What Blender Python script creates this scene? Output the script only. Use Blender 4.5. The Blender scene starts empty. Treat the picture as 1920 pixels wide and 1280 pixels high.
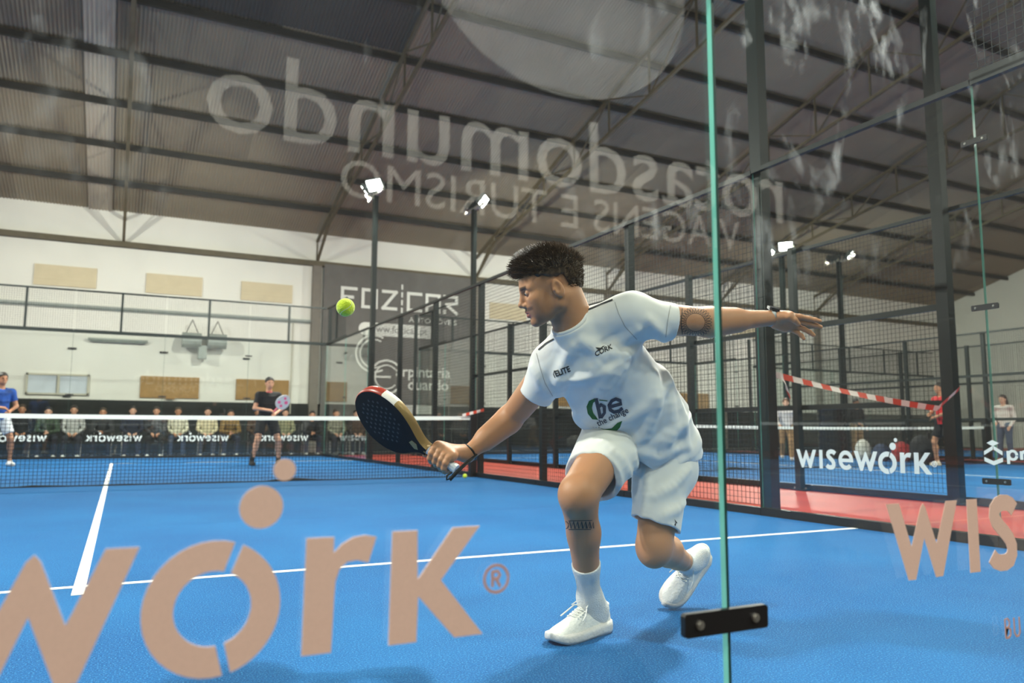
import bpy, bmesh, math, random
import numpy as np
from mathutils import Vector, Matrix
from mathutils.bvhtree import BVHTree

# ------------------------------------------------------------------ camera
scene = bpy.context.scene
CAM = np.array([.1252, -11.016, .7042]); YAW, PITCH, ROLL, FPX = .465, .1144, .0041, 1452.0
def cam_axes():
    f = np.array([math.sin(YAW)*math.cos(PITCH), math.cos(YAW)*math.cos(PITCH), math.sin(PITCH)])
    r = np.array([math.cos(YAW), -math.sin(YAW), 0.0]); u = np.cross(r, f)
    return (math.cos(ROLL)*r + math.sin(ROLL)*u, -math.sin(ROLL)*r + math.cos(ROLL)*u, f)
CR, CU, CF = cam_axes()
cd = bpy.data.cameras.new('camera'); cam = bpy.data.objects.new('camera', cd)
scene.collection.objects.link(cam); scene.camera = cam
cd.sensor_width = 36; cd.lens = FPX/1920*36; cd.clip_start = .05; cd.clip_end = 200
cam.matrix_world = Matrix(((CR[0], CU[0], -CF[0], CAM[0]), (CR[1], CU[1], -CF[1], CAM[1]), (CR[2], CU[2], -CF[2], CAM[2]), (0, 0, 0, 1)))
cd.dof.use_dof = True; cd.dof.focus_distance = 2.72; cd.dof.aperture_fstop = 3.4

# ------------------------------------------------------------------ world, exposure
w = bpy.data.worlds.new('world'); scene.world = w; w.use_nodes = True
w.node_tree.nodes['Background'].inputs[0].default_value = (.75, .85, 1, 1)
w.node_tree.nodes['Background'].inputs[1].default_value = .05
vs = scene.view_settings
vs.view_transform = 'Standard'; vs.look = 'None'; vs.gamma = 1; vs.use_curve_mapping = False
vs.exposure = 0.10
scene.cycles.use_denoising = True
scene.cycles.max_bounces = 5; scene.cycles.diffuse_bounces = 2; scene.cycles.glossy_bounces = 2
scene.cycles.use_adaptive_sampling = True; scene.cycles.adaptive_threshold = .05
scene.cycles.transparent_max_bounces = 40
scene.cycles.sample_clamp_indirect = 6.0
FLOOD_W = 440.0          # watts of one floodlight head
FILL_W = 280.0           # watts of one added fill lamp

# ------------------------------------------------------------------ pixel helpers (1920x1280 frame)
def ray(u, v): return CF + CR*(u-960)/FPX + CU*(640-v)/FPX
def at(u, v, zc): return CAM + zc*ray(u, v)
def on_y(u, v, y):
    d = ray(u, v); return CAM + (y-CAM[1])/d[1]*d
def on_floor(u, v, z=0.0):
    d = ray(u, v); return CAM + (z-CAM[2])/d[2]*d
def unit(v): v = np.asarray(v, float); return v/np.linalg.norm(v)

# ------------------------------------------------------------------ object helpers
COL = scene.collection
def tag(o, label=None, cat=None, group=None, kind=None):
    if label: o['label'] = label
    if cat: o['category'] = cat
    if group: o['group'] = group
    if kind: o['kind'] = kind
    return o
def thing(name, label, cat, loc=(0, 0, 0), rotz=0.0, group=None):
    o = bpy.data.objects.new(name, None); COL.objects.link(o); o.empty_display_size = .1
    o.location = loc; o.rotation_euler = (0, 0, rotz)
    return tag(o, label, cat, group)
def mesh_obj(name, me, mat=None, parent=None, smooth=False):
    o = bpy.data.objects.new(name, me); COL.objects.link(o)
    if mat is not None and len(me.materials) == 0: me.materials.append(mat)
    if parent is not None: o.parent = parent
    if smooth: me.polygons.foreach_set('use_smooth', [True]*len(me.polygons))
    return o
def share(name, me, mat, parent=None, loc=(0, 0, 0), rot=(0, 0, 0)):
    """an object on shared mesh data whose material belongs to the object"""
    o = bpy.data.objects.new(name, me); COL.objects.link(o)
    if len(me.materials) == 0: me.materials.append(mat)
    o.material_slots[0].link = 'OBJECT'; o.material_slots[0].material = mat
    if parent is not None: o.parent = parent
    o.location = loc; o.rotation_euler = rot
    return o
def copy_tree(o, parent=None):
    c = o.copy(); COL.objects.link(c); c.parent = parent
    for ch in list(o.children): copy_tree(ch, c)
    return c
class MB:
    """collects simple shapes into ONE mesh"""
    def __init__(s): s.v = []; s.f = []; s.m = []
    def add(s, v, f, m=0):
        n = len(s.v); s.v += [tuple(map(float, p)) for p in v]; s.f += [tuple(i+n for i in q) for q in f]; s.m += [m]*len(f)
    def box(s, lo, hi, m=0):
        x0, y0, z0 = lo; x1, y1, z1 = hi
        s.add([(x0, y0, z0), (x1, y0, z0), (x1, y1, z0), (x0, y1, z0), (x0, y0, z1), (x1, y0, z1), (x1, y1, z1), (x0, y1, z1)],
              [(0, 3, 2, 1), (4, 5, 6, 7), (0, 1, 5, 4), (1, 2, 6, 5), (2, 3, 7, 6), (3, 0, 4, 7)], m)
    def bar(s, a, b, r, n=6, r2=None, m=0, cap=True, up=None, flat=1.0):
        a = np.array(a, float); b = np.array(b, float); d = unit(b-a)
        h = np.array(up, float) if up is not None else (np.array([0, 0, 1.]) if abs(d[2]) < .9 else np.array([1., 0, 0]))
        x = unit(np.cross(d, h)); y = np.cross(x, d); r2 = r if r2 is None else r2
        vs_ = []
        for c, q in ((a, r), (b, r2)):
            for i in range(n):
                t = 2*math.pi*(i+.5)/n; vs_.append(c + q*(math.cos(t)*x + math.sin(t)*y*flat))
        fs = [(i, (i+1) % n, n+(i+1) % n, n+i) for i in range(n)]
        if cap: fs += [tuple(range(n-1, -1, -1)), tuple(range(n, 2*n))]
        s.add(vs_, fs, m)
    def tube(s, pts, r, n=6, m=0, closed=False, flat=1.0, up=None):
        pts = [np.array(p, float) for p in pts]; k = len(pts); vs_ = []
        prev = None
        for i, p in enumerate(pts):
            if closed: d = unit(pts[(i+1) % k]-pts[i-1])
            else: d = unit(pts[min(i+1, k-1)]-pts[max(i-1, 0)])
            if prev is None:
                h = np.array(up, float) if up is not None else (np.array([0, 0, 1.]) if abs(d[2]) < .9 else np.array([1., 0, 0]))
                x = unit(np.cross(d, h))
            else: x = unit(prev - d*np.dot(prev, d))
            prev = x; y = np.cross(x, d); rr = r[i] if hasattr(r, '__len__') else r
            for j in range(n):
                t = 2*math.pi*(j+.5)/n; vs_.append(p + rr*(math.cos(t)*x + math.sin(t)*y*flat))
        fs = []
        for i in range(k if closed else k-1):
            a, b = i*n, ((i+1) % k)*n
            fs += [(a+j, a+(j+1) % n, b+(j+1) % n, b+j) for j in range(n)]
        if not closed: fs += [tuple(range(n-1, -1, -1)), tuple(range((k-1)*n, k*n))]
        s.add(vs_, fs, m)
    def poly(s, pts2, org, ex, ey, th, m=0):
        """an outline (possibly concave) in the frame org,ex,ey, th thick towards ex x ey"""
        org = np.array(org, float); ex = np.array(ex, float); ey = np.array(ey, float); n = unit(np.cross(ex, ey))*th
        A = [org+ex*p[0]+ey*p[1] for p in pts2]; B = [q+n for q in A]; k = len(A)
        ar = sum(pts2[i][0]*pts2[(i+1) % k][1]-pts2[(i+1) % k][0]*pts2[i][1] for i in range(k))
        from mathutils.geometry import tessellate_polygon
        tri = tessellate_polygon([[Vector((p[0], p[1], 0)) for p in pts2]])
        f = []
        for t in tri:
            c = (pts2[t[1]][0]-pts2[t[0]][0])*(pts2[t[2]][1]-pts2[t[0]][1])-(pts2[t[2]][0]-pts2[t[0]][0])*(pts2[t[1]][1]-pts2[t[0]][1])
            if c < 0: t = (t[0], t[2], t[1])
            f.append(tuple(i+k for i in t)); f.append((t[0], t[2], t[1]))
        for i in range(k):
            j = (i+1) % k
            f.append((i, j, k+j, k+i) if ar > 0 else (j, i, k+i, k+j))
        s.add(A+B, f, m)
    def lathe(s, prof, n=16, org=(0, 0, 0), m=0):
        vs_ = []; k = len(prof)
        for i in range(n):
            t = 2*math.pi*i/n
            vs_ += [(org[0]+r*math.cos(t), org[1]+r*math.sin(t), org[2]+z) for r, z in prof]
        s.add(vs_, [(i*k+j, ((i+1) % n)*k+j, ((i+1) % n)*k+j+1, i*k+j+1) for i in range(n) for j in range(k-1)], m)
    def mesh(s, name, mats=()):
        me = bpy.data.meshes.new(name); me.from_pydata(s.v, [], s.f)
        for q in mats: me.materials.append(q)
        if any(s.m): me.polygons.foreach_set('material_index', s.m)
        me.update(); return me
    def build(s, name, mat, parent=None, smooth=False):
        mats = mat if isinstance(mat, (list, tuple)) else (mat,)
        return mesh_obj(name, s.mesh(name, mats), None, parent, smooth)

# ------------------------------------------------------------------ materials
def srgb(*c):
    return tuple(((x/255)/12.92 if x/255 <= .04045 else ((x/255+.055)/1.055)**2.4) for x in c)+(1,)
def mat(name, col, rough=.6, metal=0.0, var=0.0, scale=8.0, bump=0.0, bscale=60.0, spec=.5, emit=None, estr=0.0, attr=None, sheen=0.0):
    m = bpy.data.materials.new(name); m.use_nodes = True; nt = m.node_tree; b = nt.nodes['Principled BSDF']
    b.inputs['Base Color'].default_value = col; b.inputs['Roughness'].default_value = rough
    b.inputs['Metallic'].default_value = metal; b.inputs['Specular IOR Level'].default_value = spec
    if sheen: b.inputs['Sheen Weight'].default_value = sheen
    tc = nt.nodes.new('ShaderNodeTexCoord')
    if attr:
        a = nt.nodes.new('ShaderNodeAttribute'); a.attribute_name = attr
        nt.links.new(a.outputs['Color'], b.inputs['Base Color'])
    elif var > 0:
        n = nt.nodes.new('ShaderNodeTexNoise'); n.inputs['Scale'].default_value = scale; n.inputs['Detail'].default_value = 4
        r = nt.nodes.new('ShaderNodeValToRGB')
        r.color_ramp.elements[0].position = .3; r.color_ramp.elements[1].position = .7
        r.color_ramp.elements[0].color = tuple(max(0, c*(1-var)) for c in col[:3])+(1,)
        r.color_ramp.elements[1].color = tuple(min(1, c*(1+var)) for c in col[:3])+(1,)
        nt.links.new(tc.outputs['Object'], n.inputs['Vector']); nt.links.new(n.outputs['Fac'], r.inputs['Fac'])
        nt.links.new(r.outputs['Color'], b.inputs['Base Color'])
    if bump > 0:
        n2 = nt.nodes.new('ShaderNodeTexNoise'); n2.inputs['Scale'].default_value = bscale; n2.inputs['Detail'].default_value = 3
        bp = nt.nodes.new('ShaderNodeBump'); bp.inputs['Strength'].default_value = bump; bp.inputs['Distance'].default_value = .01
        nt.links.new(tc.outputs['Object'], n2.inputs['Vector']); nt.links.new(n2.outputs['Fac'], bp.inputs['Height'])
        nt.links.new(bp.outputs['Normal'], b.inputs['Normal'])
    if emit:
        b.inputs['Emission Color'].default_value = emit; b.inputs['Emission Strength'].default_value = estr
    return m
def glass_mat(name, tint=(.93, .97, .95), smudge=0.0, edge=False):
    """clear toughened glass: straight-through transmission, Fresnel reflection, optional dirt film"""
    m = bpy.data.materials.new(name); m.use_nodes = True; nt = m.node_tree; N = nt.nodes; L = nt.links
    for n in list(N): N.remove(n)
    out = N.new('ShaderNodeOutputMaterial'); tr = N.new('ShaderNodeBsdfTransparent'); tr.inputs[0].default_value = tint+(1,)
    gl = N.new('ShaderNodeBsdfGlossy'); gl.inputs['Roughness'].default_value = .0; gl.inputs[0].default_value = (1, 1, 1, 1)
    lw = N.new('ShaderNodeLayerWeight'); p = N.new('ShaderNodeMath'); p.operation = 'POWER'; p.inputs[1].default_value = 5
    L.new(lw.outputs['Facing'], p.inputs[0])
    ma = N.new('ShaderNodeMath'); ma.operation = 'MULTIPLY_ADD'; ma.inputs[1].default_value = .95; ma.inputs[2].default_value = .043
    L.new(p.outputs[0], ma.inputs[0])
    mx = N.new('ShaderNodeMixShader'); L.new(ma.outputs[0], mx.inputs[0]); L.new(tr.outputs[0], mx.inputs[1]); L.new(gl.outputs[0], mx.inputs[2])
    last = mx
    if smudge > 0:
        tc = N.new('ShaderNodeTexCoord'); mp = N.new('ShaderNodeMapping'); mp.inputs['Scale'].default_value = (1.0, 1, .55)
        n1 = N.new('ShaderNodeTexNoise'); n1.inputs['Scale'].default_value = 6.5; n1.inputs['Detail'].default_value = 4; n1.inputs['Distortion'].default_value = 1.2
        r1 = N.new('ShaderNodeValToRGB'); r1.color_ramp.elements[0].position = .56; r1.color_ramp.elements[1].position = .78
        n2 = N.new('ShaderNodeTexNoise'); n2.inputs['Scale'].default_value = 38; n2.inputs['Detail'].default_value = 3
        r2 = N.new('ShaderNodeValToRGB'); r2.color_ramp.elements[0].position = .42; r2.color_ramp.elements[1].position = .66
        n3 = N.new('ShaderNodeTexNoise'); n3.inputs['Scale'].default_value = 1.7
        r3 = N.new('ShaderNodeValToRGB'); r3.color_ramp.elements[0].position = .48; r3.color_ramp.elements[1].position = .62
        L.new(tc.outputs['Object'], mp.inputs[0])
        for n in (n1, n2, n3): L.new(mp.outputs[0], n.inputs['Vector'])
        L.new(n1.outputs['Fac'], r1.inputs[0]); L.new(n2.outputs['Fac'], r2.inputs[0]); L.new(n3.outputs['Fac'], r3.inputs[0])
        # the hand and ball marks sit on the upper part of the pane
        sp = N.new('ShaderNodeSeparateXYZ'); L.new(tc.outputs['Object'], sp.inputs[0])
        mr = N.new('ShaderNodeMapRange'); mr.inputs[1].default_value = .85; mr.inputs[2].default_value = 1.35; L.new(sp.outputs['Z'], mr.inputs[0])
        k1 = N.new('ShaderNodeMath'); k1.operation = 'MULTIPLY'; L.new(r1.outputs[0], k1.inputs[0]); L.new(r2.outputs[0], k1.inputs[1])
        k2 = N.new('ShaderNodeMath'); k2.operation = 'MULTIPLY'; L.new(k1.outputs[0], k2.inputs[0]); L.new(mr.outputs[0], k2.inputs[1])
        k4 = N.new('ShaderNodeMath'); k4.operation = 'MULTIPLY_ADD'; k4.inputs[1].default_value = .02; L.new(r3.outputs[0], k4.inputs[0]); L.new(k2.outputs[0], k4.inputs[2])
        k3 = N.new('ShaderNodeMath'); k3.operation = 'MULTIPLY'; k3.inputs[1].default_value = smudge; L.new(k4.outputs[0], k3.inputs[0])
        di = N.new('ShaderNodeBsdfDiffuse'); di.inputs[0].default_value = (.75, .8, .78, 1)
        tl = N.new('ShaderNodeBsdfTranslucent'); tl.inputs[0].default_value = (.75, .8, .78, 1)
        md = N.new('ShaderNodeMixShader'); md.inputs[0].default_value = .5; L.new(di.outputs[0], md.inputs[1]); L.new(tl.outputs[0], md.inputs[2])
        m2 = N.new('ShaderNodeMixShader'); L.new(k3.outputs[0], m2.inputs[0]); L.new(mx.outputs[0], m2.inputs[1]); L.new(md.outputs[0], m2.inputs[2]); last = m2
    L.new(last.outputs[0], out.inputs[0]); return m
M = {}
M['turf'] = None
M['post'] = mat('post_paint', srgb(17, 28, 27), .42, var=.12, scale=3)
M['wire'] = mat('wire_coating', srgb(24, 34, 33), .5)
M['black'] = mat('black_plastic', srgb(14, 14, 15), .45)
M['steel'] = mat('bolt_steel', srgb(180, 180, 172), .3, .9)
M['glass'] = glass_mat('pane_glass')
M['glass_dirty'] = glass_mat('pane_glass_marked', smudge=.7)
M['glass_far'] = glass_mat('pane_glass_plain', (.955, .975, .965))
M['glass_edge'] = mat('glass_edge', srgb(104, 172, 156), .15, spec=.8, var=.4, scale=2.0)
M['seal'] = mat('joint_seal', srgb(16, 62, 54), .4)
M['vinyl_tan'] = mat('vinyl_tan', srgb(218, 188, 170), .7, var=.03, scale=300)
M['vinyl_white'] = mat('vinyl_white', srgb(232, 236, 232), .7)
M['vinyl_red'] = mat('vinyl_red', srgb(188, 150, 138), .7)
M['white_line'] = mat('line_paint', srgb(244, 244, 240), .8, var=.04, scale=60)
M['band'] = mat('net_band', srgb(240, 240, 234), .7, bump=.2, bscale=40)
M['net'] = mat('net_cord', srgb(18, 22, 24), .8)
M['red_floor'] = mat('red_floor', srgb(184, 62, 42), .55, var=.16, scale=1.3, bump=.05)
M['concrete'] = mat('grey_concrete', srgb(44, 42, 40), .8, var=.12, scale=1.5)
M['wall'] = mat('white_plaster', srgb(236, 232, 222), .85, var=.04, scale=.8, bump=.06, bscale=12)
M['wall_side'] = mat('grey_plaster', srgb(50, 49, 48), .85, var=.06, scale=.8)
M['dado'] = mat('dark_dado', srgb(21, 25, 24), .7, var=.2, scale=1.5)
M['roof'] = mat('roof_sheet', srgb(158, 145, 124), .8, var=.12, scale=.35)
M['roof_b'] = mat('roof_sheet_aged', srgb(144, 132, 114), .8, var=.16, scale=.5)
M['roof_dark'] = mat('roof_sheet_dark', srgb(80, 76, 70), .8, var=.16, scale=.5)
M['roof_pale'] = mat('roof_sheet_pale', srgb(196, 184, 166), .7, var=.12, scale=.5)
M['purlin'] = mat('purlin_steel', srgb(44, 42, 38), .7)
M['truss'] = mat('truss_steel', srgb(96, 86, 66), .65, var=.15, scale=4)
M['column'] = mat('column_paint', srgb(122, 114, 104), .7, var=.08)
M['banner'] = mat('banner_grey', srgb(104, 100, 96), .75, var=.1, scale=2.5)
M['banner_text'] = mat('banner_print', srgb(226, 224, 216), .75)
M['panel_beige'] = mat('shutter_beige', srgb(214, 198, 166), .75, var=.04, scale=5)
M['panel_brown'] = mat('shutter_brown', srgb(166, 128, 76), .75, var=.08, scale=6)
M['alu'] = mat('window_frame', srgb(196, 190, 172), .5)
M['pane_pale'] = mat('window_pane', srgb(206, 212, 220), .2, var=.08, scale=3)
M['grey_plastic'] = mat('grey_plastic', srgb(150, 156, 150), .5, var=.1)
M['lamp_body'] = mat('lamp_body', srgb(120, 126, 122), .4, .4)
M['lens'] = mat('lamp_lens', (1, 1, 1, 1), .4, emit=(1, .98, .93, 1), estr=60)
M['ball'] = mat('ball_felt', srgb(206, 226, 40), .9, var=.12, scale=90, bump=.5, bscale=160, sheen=.4)
M['ball_seam'] = mat('ball_seam', srgb(222, 226, 190), .9)
M['tape_w'] = mat('tape_white', srgb(236, 226, 220), .6)
M['tape_r'] = mat('tape_red', srgb(214, 74, 50), .6)
# ------------------------------------------------------------------ blue turf material
def turf_mat():
    m = mat('blue_turf', srgb(0, 112, 206), .82, spec=.25); nt = m.node_tree; N = nt.nodes; L = nt.links; b = N['Principled BSDF']
    tc = N.new('ShaderNodeTexCoord')
    n1 = N.new('ShaderNodeTexNoise'); n1.inputs['Scale'].default_value = 170; n1.inputs['Detail'].default_value = 3; n1.inputs['Roughness'].default_value = .7
    r1 = N.new('ShaderNodeValToRGB'); e = r1.color_ramp.elements
    e[0].position = .33; e[0].color = srgb(0, 60, 112); e[1].position = .56; e[1].color = srgb(0, 92, 156)
    k = r1.color_ramp.elements.new(.70); k.color = srgb(88, 160, 204)
    n2 = N.new('ShaderNodeTexNoise'); n2.inputs['Scale'].default_value = .9; n2.inputs['Detail'].default_value = 5
    r2 = N.new('ShaderNodeValToRGB'); r2.color_ramp.elements[0].position = .35; r2.color_ramp.elements[1].position = .7
    r2.color_ramp.elements[0].color = (0, 0, 0, 1); r2.color_ramp.elements[1].color = (.32, .32, .32, 1)
    mx = N.new('ShaderNodeMixRGB'); mx.inputs[2].default_value = srgb(30, 120, 180)
    for n in (n1, n2): L.new(tc.outputs['Object'], n.inputs['Vector'])
    L.new(n1.outputs['Fac'], r1.inputs[0]); L.new(n2.outputs['Fac'], r2.inputs[0])
    L.new(r2.outputs[0], mx.inputs[0]); L.new(r1.outputs[0], mx.inputs[1]); L.new(mx.outputs[0], b.inputs['Base Color'])
    bp = N.new('ShaderNodeBump'); bp.inputs['Strength'].default_value = .6; bp.inputs['Distance'].default_value = .006
    L.new(n1.outputs['Fac'], bp.inputs['Height']); L.new(bp.outputs['Normal'], b.inputs['Normal'])
    return m
M['turf'] = turf_mat()

# ------------------------------------------------------------------ the hall
YW, YB, XL, XR = 14.5, -15.6, -13.0, 38.0        # far wall, wall behind, side walls
YR, SL, ZE = -2.0, .30, 7.2                       # ridge line, roof slope, eaves height
def roof_z(y): return ZE+SL*(YW-y) if y >= YR else ZE+SL*(YW-YR)-SL*(YR-y)
def struct(name, mb, m, parent=None): 
    o = mb.build(name, m, parent); o['kind'] = 'structure'; return o
mb = MB(); mb.box((XL, YB, -.2), (XR, YW, -.03)); floor_o = struct('floor', mb, M['concrete'])
mb = MB(); mb.box((XL, -10.1, -.035), (XR, 11.0, -.012)); struct('floor_paint', mb, M['red_floor'], floor_o)
mb = MB(); mb.box((XL-.3, YW, -.2), (XR+.3, YW+.3, ZE+.05)); wall_far = struct('wall_far', mb, M['wall'])
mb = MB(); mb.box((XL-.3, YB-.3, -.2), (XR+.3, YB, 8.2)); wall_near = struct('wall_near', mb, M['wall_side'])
for nm, x0, x1 in (('wall_left', XL-.3, XL), ('wall_right', XR, XR+.3)):
    mb = MB()
    prof = [(YB, -.2), (YW, -.2), (YW, ZE), (YR, roof_z(YR)), (YB, roof_z(YB))]
    A = [(x0, y, z) for y, z in prof]; B = [(x1, y, z) for y, z in prof]; k = len(A)
    mb.add(A+B, [tuple(range(k)), tuple(range(2*k-1, k-1, -1))]+[(i, k+i, k+(i+1) % k, (i+1) % k) for i in range(k)])
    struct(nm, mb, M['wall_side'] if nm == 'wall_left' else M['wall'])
mb = MB(); mb.box((XL, YW-.03, -.012), (XR, YW, 1.54)); d = struct('dado_panel', mb, M['dado'], wall_far)
# coping strip over the dado and pilasters
mb = MB(); mb.box((XL, YW-.06, 4.16), (5.5, YW-.032, 4.24)); mb.box((XL, YW-.12, 4.20), (5.6, YW-.03, 4.27)); tag(mb.build('cable_duct', M['grey_plastic']), 'grey cable duct along the white far wall', 'duct')
mb = MB(); mb.box((XL, YW-.22, 6.08), (XR, YW-.02, 6.24)); tag(mb.build('tie_beam', M['truss']), 'brown steel tie beam running along the top of the far wall', 'beam')
# roof
ceil = thing('ceiling', 'corrugated fibre cement roof over the hall', 'roof'); ceil['kind'] = 'structure'; del ceil['category']
PT = 1.68                                         # purlin spacing in plan
BAY = 5.75; X0 = .0
def corr(wid, ln):
    n = int(wid/.082)*4; xs = np.linspace(0, wid, n+1); z = .016*np.sin(np.arange(n+1)*math.pi/2)
    v = [(x, 0, q) for x, q in zip(xs, z)]+[(x, ln, q) for x, q in zip(xs, z)]
    me = bpy.data.meshes.new('roof_sheet'); me.from_pydata(v, [], [(i, i+1, n+2+i, n+1+i) for i in range(n)])
    me.polygons.foreach_set('use_smooth', [True]*n); me.update(); return me
sheet_me = corr(BAY/2, PT*math.hypot(1, SL)+.12)
rnd = random.Random(4)
nrow = int(math.ceil((YW-YR)/PT)); sh = 0
for r_ in range(nrow):
    for c in range(-5, 14):
        x = X0+c*BAY/2; y = YW-(r_+1)*PT
        m = rnd.choice([M['roof'], M['roof'], M['roof_b']])
        if c == -1 and r_ < 5: m = M['roof_pale'] if rnd.random() < .0 else m
        if (c, r_) in ((-2, 4), (-2, 3), (1, 5), (0, 5), (1, 6), (0, 6)): m = M['roof_dark']
        o = share('roof_sheet', sheet_me, m, ceil, (x, y+PT+.06, roof_z(y+PT)-.02+.004*(c % 2)), (math.pi-math.atan(SL)*-1, 0, 0))
        o.rotation_euler = (0, 0, 0)
        o.rotation_euler = (math.atan(SL), 0, math.pi); o.location = (x+BAY/2, y+PT+.06, roof_z(y+PT)-.03+.004*(c % 2))
        o['kind'] = 'structure'; sh += 1
# pale translucent strip of sheets
me = corr(.62, PT*math.hypot(1, SL)+.1)
for r_ in range(6):
    y = YW-(r_+1)*PT
    o = share('roof_sheet', me, M['roof_pale'], ceil, (-.45, y+PT+.05, roof_z(y+PT)-.06), (math.atan(SL), 0, math.pi)); o['kind'] = 'structure'
mb = MB(); y0, y1 = YR, YB; mb.add([(XL, y0, roof_z(y0)), (XR, y0, roof_z(y0)), (XR, y1, roof_z(y1)), (XL, y1, roof_z(y1))], [(0, 1, 2, 3)])
mb.add([(XL, YW, roof_z(YW)+.1), (XR, YW, roof_z(YW)+.1), (XR, y0, roof_z(y0)+.1), (XL, y0, roof_z(y0)+.1)], [(0, 1, 2, 3)])
o = mb.build('roof_deck', M['roof_b'], ceil); o['kind'] = 'structure'
for k in range(1, nrow+8):
    y = YW-k*PT
    if y < YB: break
    mb = MB(); z = roof_z(y)-.06; mb.box((XL, y-.04, z-.15), (XR, y+.04, z))
    tag(mb.build('roof_purlin', M['purlin']), 'dark steel purlin under the corrugated roof', 'purlin', 'roof purlins')
# trusses: top chord follows the roof, bottom chord rises more slowly
def truss(x):
    t = thing('roof_truss', 'brown lattice steel roof truss', 'truss', (x, YW, 0), 0, 'roof trusses')
    def top(q): return np.array([0, -q, roof_z(YW-q)-.26])
    def bot(q): return np.array([0, -q, 6.18+min(q, 1.6)*.62+max(0, q-1.6)*.2])
    L_ = YW-YR
    for nm, fn in (('top_chord', top), ('bottom_chord', bot)):
        mb = MB(); mb.tube([fn(q) for q in ([0, L_] if nm == 'top_chord' else [0, 1.6, L_])], .055, 4); mb.build(nm, M['truss'], t)
    qs = [0, 1.6, 3.4, 5.2, 7.0, 8.8, 10.6, 12.4, 14.2, 16.0]
    for i, q in enumerate(qs):
        mb = MB(); mb.bar(bot(q), top(q), .03, 4); mb.build('strut', M['truss'], t)
        if i+1 < len(qs):
            mb = MB(); a, b = (top(q), bot(qs[i+1])) if i % 2 else (bot(q), top(qs[i+1])); mb.bar(a, b, .024, 4); mb.build('brace', M['truss'], t)
    return t
t0 = truss(-.1)
for k in (-2, -1, 1, 2, 3, 4, 5): 
    c = copy_tree(t0); c.location.x = -.1+BAY*k
for k in (1, 2, 3, 4, 5):
    mb = MB(); x = -.1+BAY*k; mb.box((x-.14, YW-.2, -.012), (x+.14, YW, 6.1))
    tag(mb.build('wall_column', M['column']), 'grey brown steel column against the white far wall', 'column', 'wall columns')
# shutters, windows and fittings on the far wall
for i, (x0, x1) in enumerate(((-2.32, -.745), (.57, 2.15), (3.3, 4.89), (12.0, 13.5), (14.9, 16.5), (17.8, 19.4), (20.6, 22.2), (23.6, 25.2))):
    mb = MB(); mb.box((x0, YW-.05, 4.78), (x1, YW, 5.38)); mb.box((x0+.02, YW-.056, 5.07), (x1-.02, YW-.05, 5.075))
    tag(mb.build('wall_shutter', M['panel_beige']), 'beige board closing an upper window high on the white far wall', 'board', 'upper window boards')
for i, (x0, x1) in enumerate(((.576, 2.2), (3.275, 4.885), (6.1, 7.5), (14.9, 16.5), (20.6, 22.2))):
    mb = MB(); mb.box((x0, YW-.05, 1.63), (x1, YW, 2.275)); mb.box((x0+.7, YW-.1, 1.60), (x0+.95, YW-.02, 1.635))
    tag(mb.build('window_board', M['panel_brown']), 'brown board closing a low window above the dark dado', 'board', 'low window boards')
wnd = thing('window_1', 'two pane aluminium window above the dark dado', 'window', (-2.317, YW, 1.66)); wnd['kind'] = 'structure'; del wnd['category']
mb = MB()
for lo, hi in (((0, -.07, 0), (1.56, 0, .05)), ((0, -.07, .545), (1.56, 0, .6)), ((0, -.07, 0), (.05, 0, .6)), ((1.51, -.07, 0), (1.56, 0, .6)), ((.76, -.08, 0), (.82, 0, .6))): mb.box(lo, hi)
mb.build('window_frame', M['alu'], wnd)
for x0 in (.05, .82):
    mb = MB(); mb.box((x0, -.04, .05), (x0+.69, -.02, .545)); mb.build('pane', M['pane_pale'], wnd)
mb = MB(); mb.box((-.86, YW-.14, 3.27), (.71, YW-.02, 3.33)); mb.bar((-.8, YW-.1, 3.24), (.65, YW-.1, 3.24), .02, 8); tag(mb.build('tube_light', M['grey_plastic']), 'unlit tube light mounted on the white far wall', 'light')
for x, z in ((-1.25, 3.0), (1.15, 3.0), (3.55, 2.92), (-1.3, 1.62)):
    mb = MB(); mb.box((x-.1, YW-.05, z-.025), (x+.1, YW, z+.025)); mb.box((x-.08, YW-.06, z-.006), (x+.08, YW-.05, z+.006))
    tag(mb.build('wall_vent', M['black']), 'small dark slot vent in the white far wall', 'vent', 'slot vents')
h = thing('twin_drum_fitting', 'grey twin drum fitting hung on the white far wall', 'wall fitting', (2.2, YW-.35, 3.38))  # drums stand in for a pair of floodlights on the wall
for x in (-.3, .42):
    mb = MB(); mb.bar((x-.27, 0, 0), (x+.27, 0, 0), .23, 14); mb.build('drum', M['grey_plastic'], h)
    mb = MB(); mb.bar((x-.2, .3, .1), (x, 0, .62), .012, 5); mb.bar((x+.2, .1, .2), (x, 0, .62), .012, 5); mb.build('hanger', M['purlin'], h)
mb = MB(); mb.box((-.1, -.1, -.55), (.14, .2, -.15)); mb.build('lower_box', M['grey_plastic'], h)
mb = MB(); mb.bar((4.95, YW-.04, 1.2), (4.95, YW-.04, 4.2), .02, 6); tag(mb.build('wall_pipe', M['alu']), 'thin cream pipe running down the white far wall', 'pipe')

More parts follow.
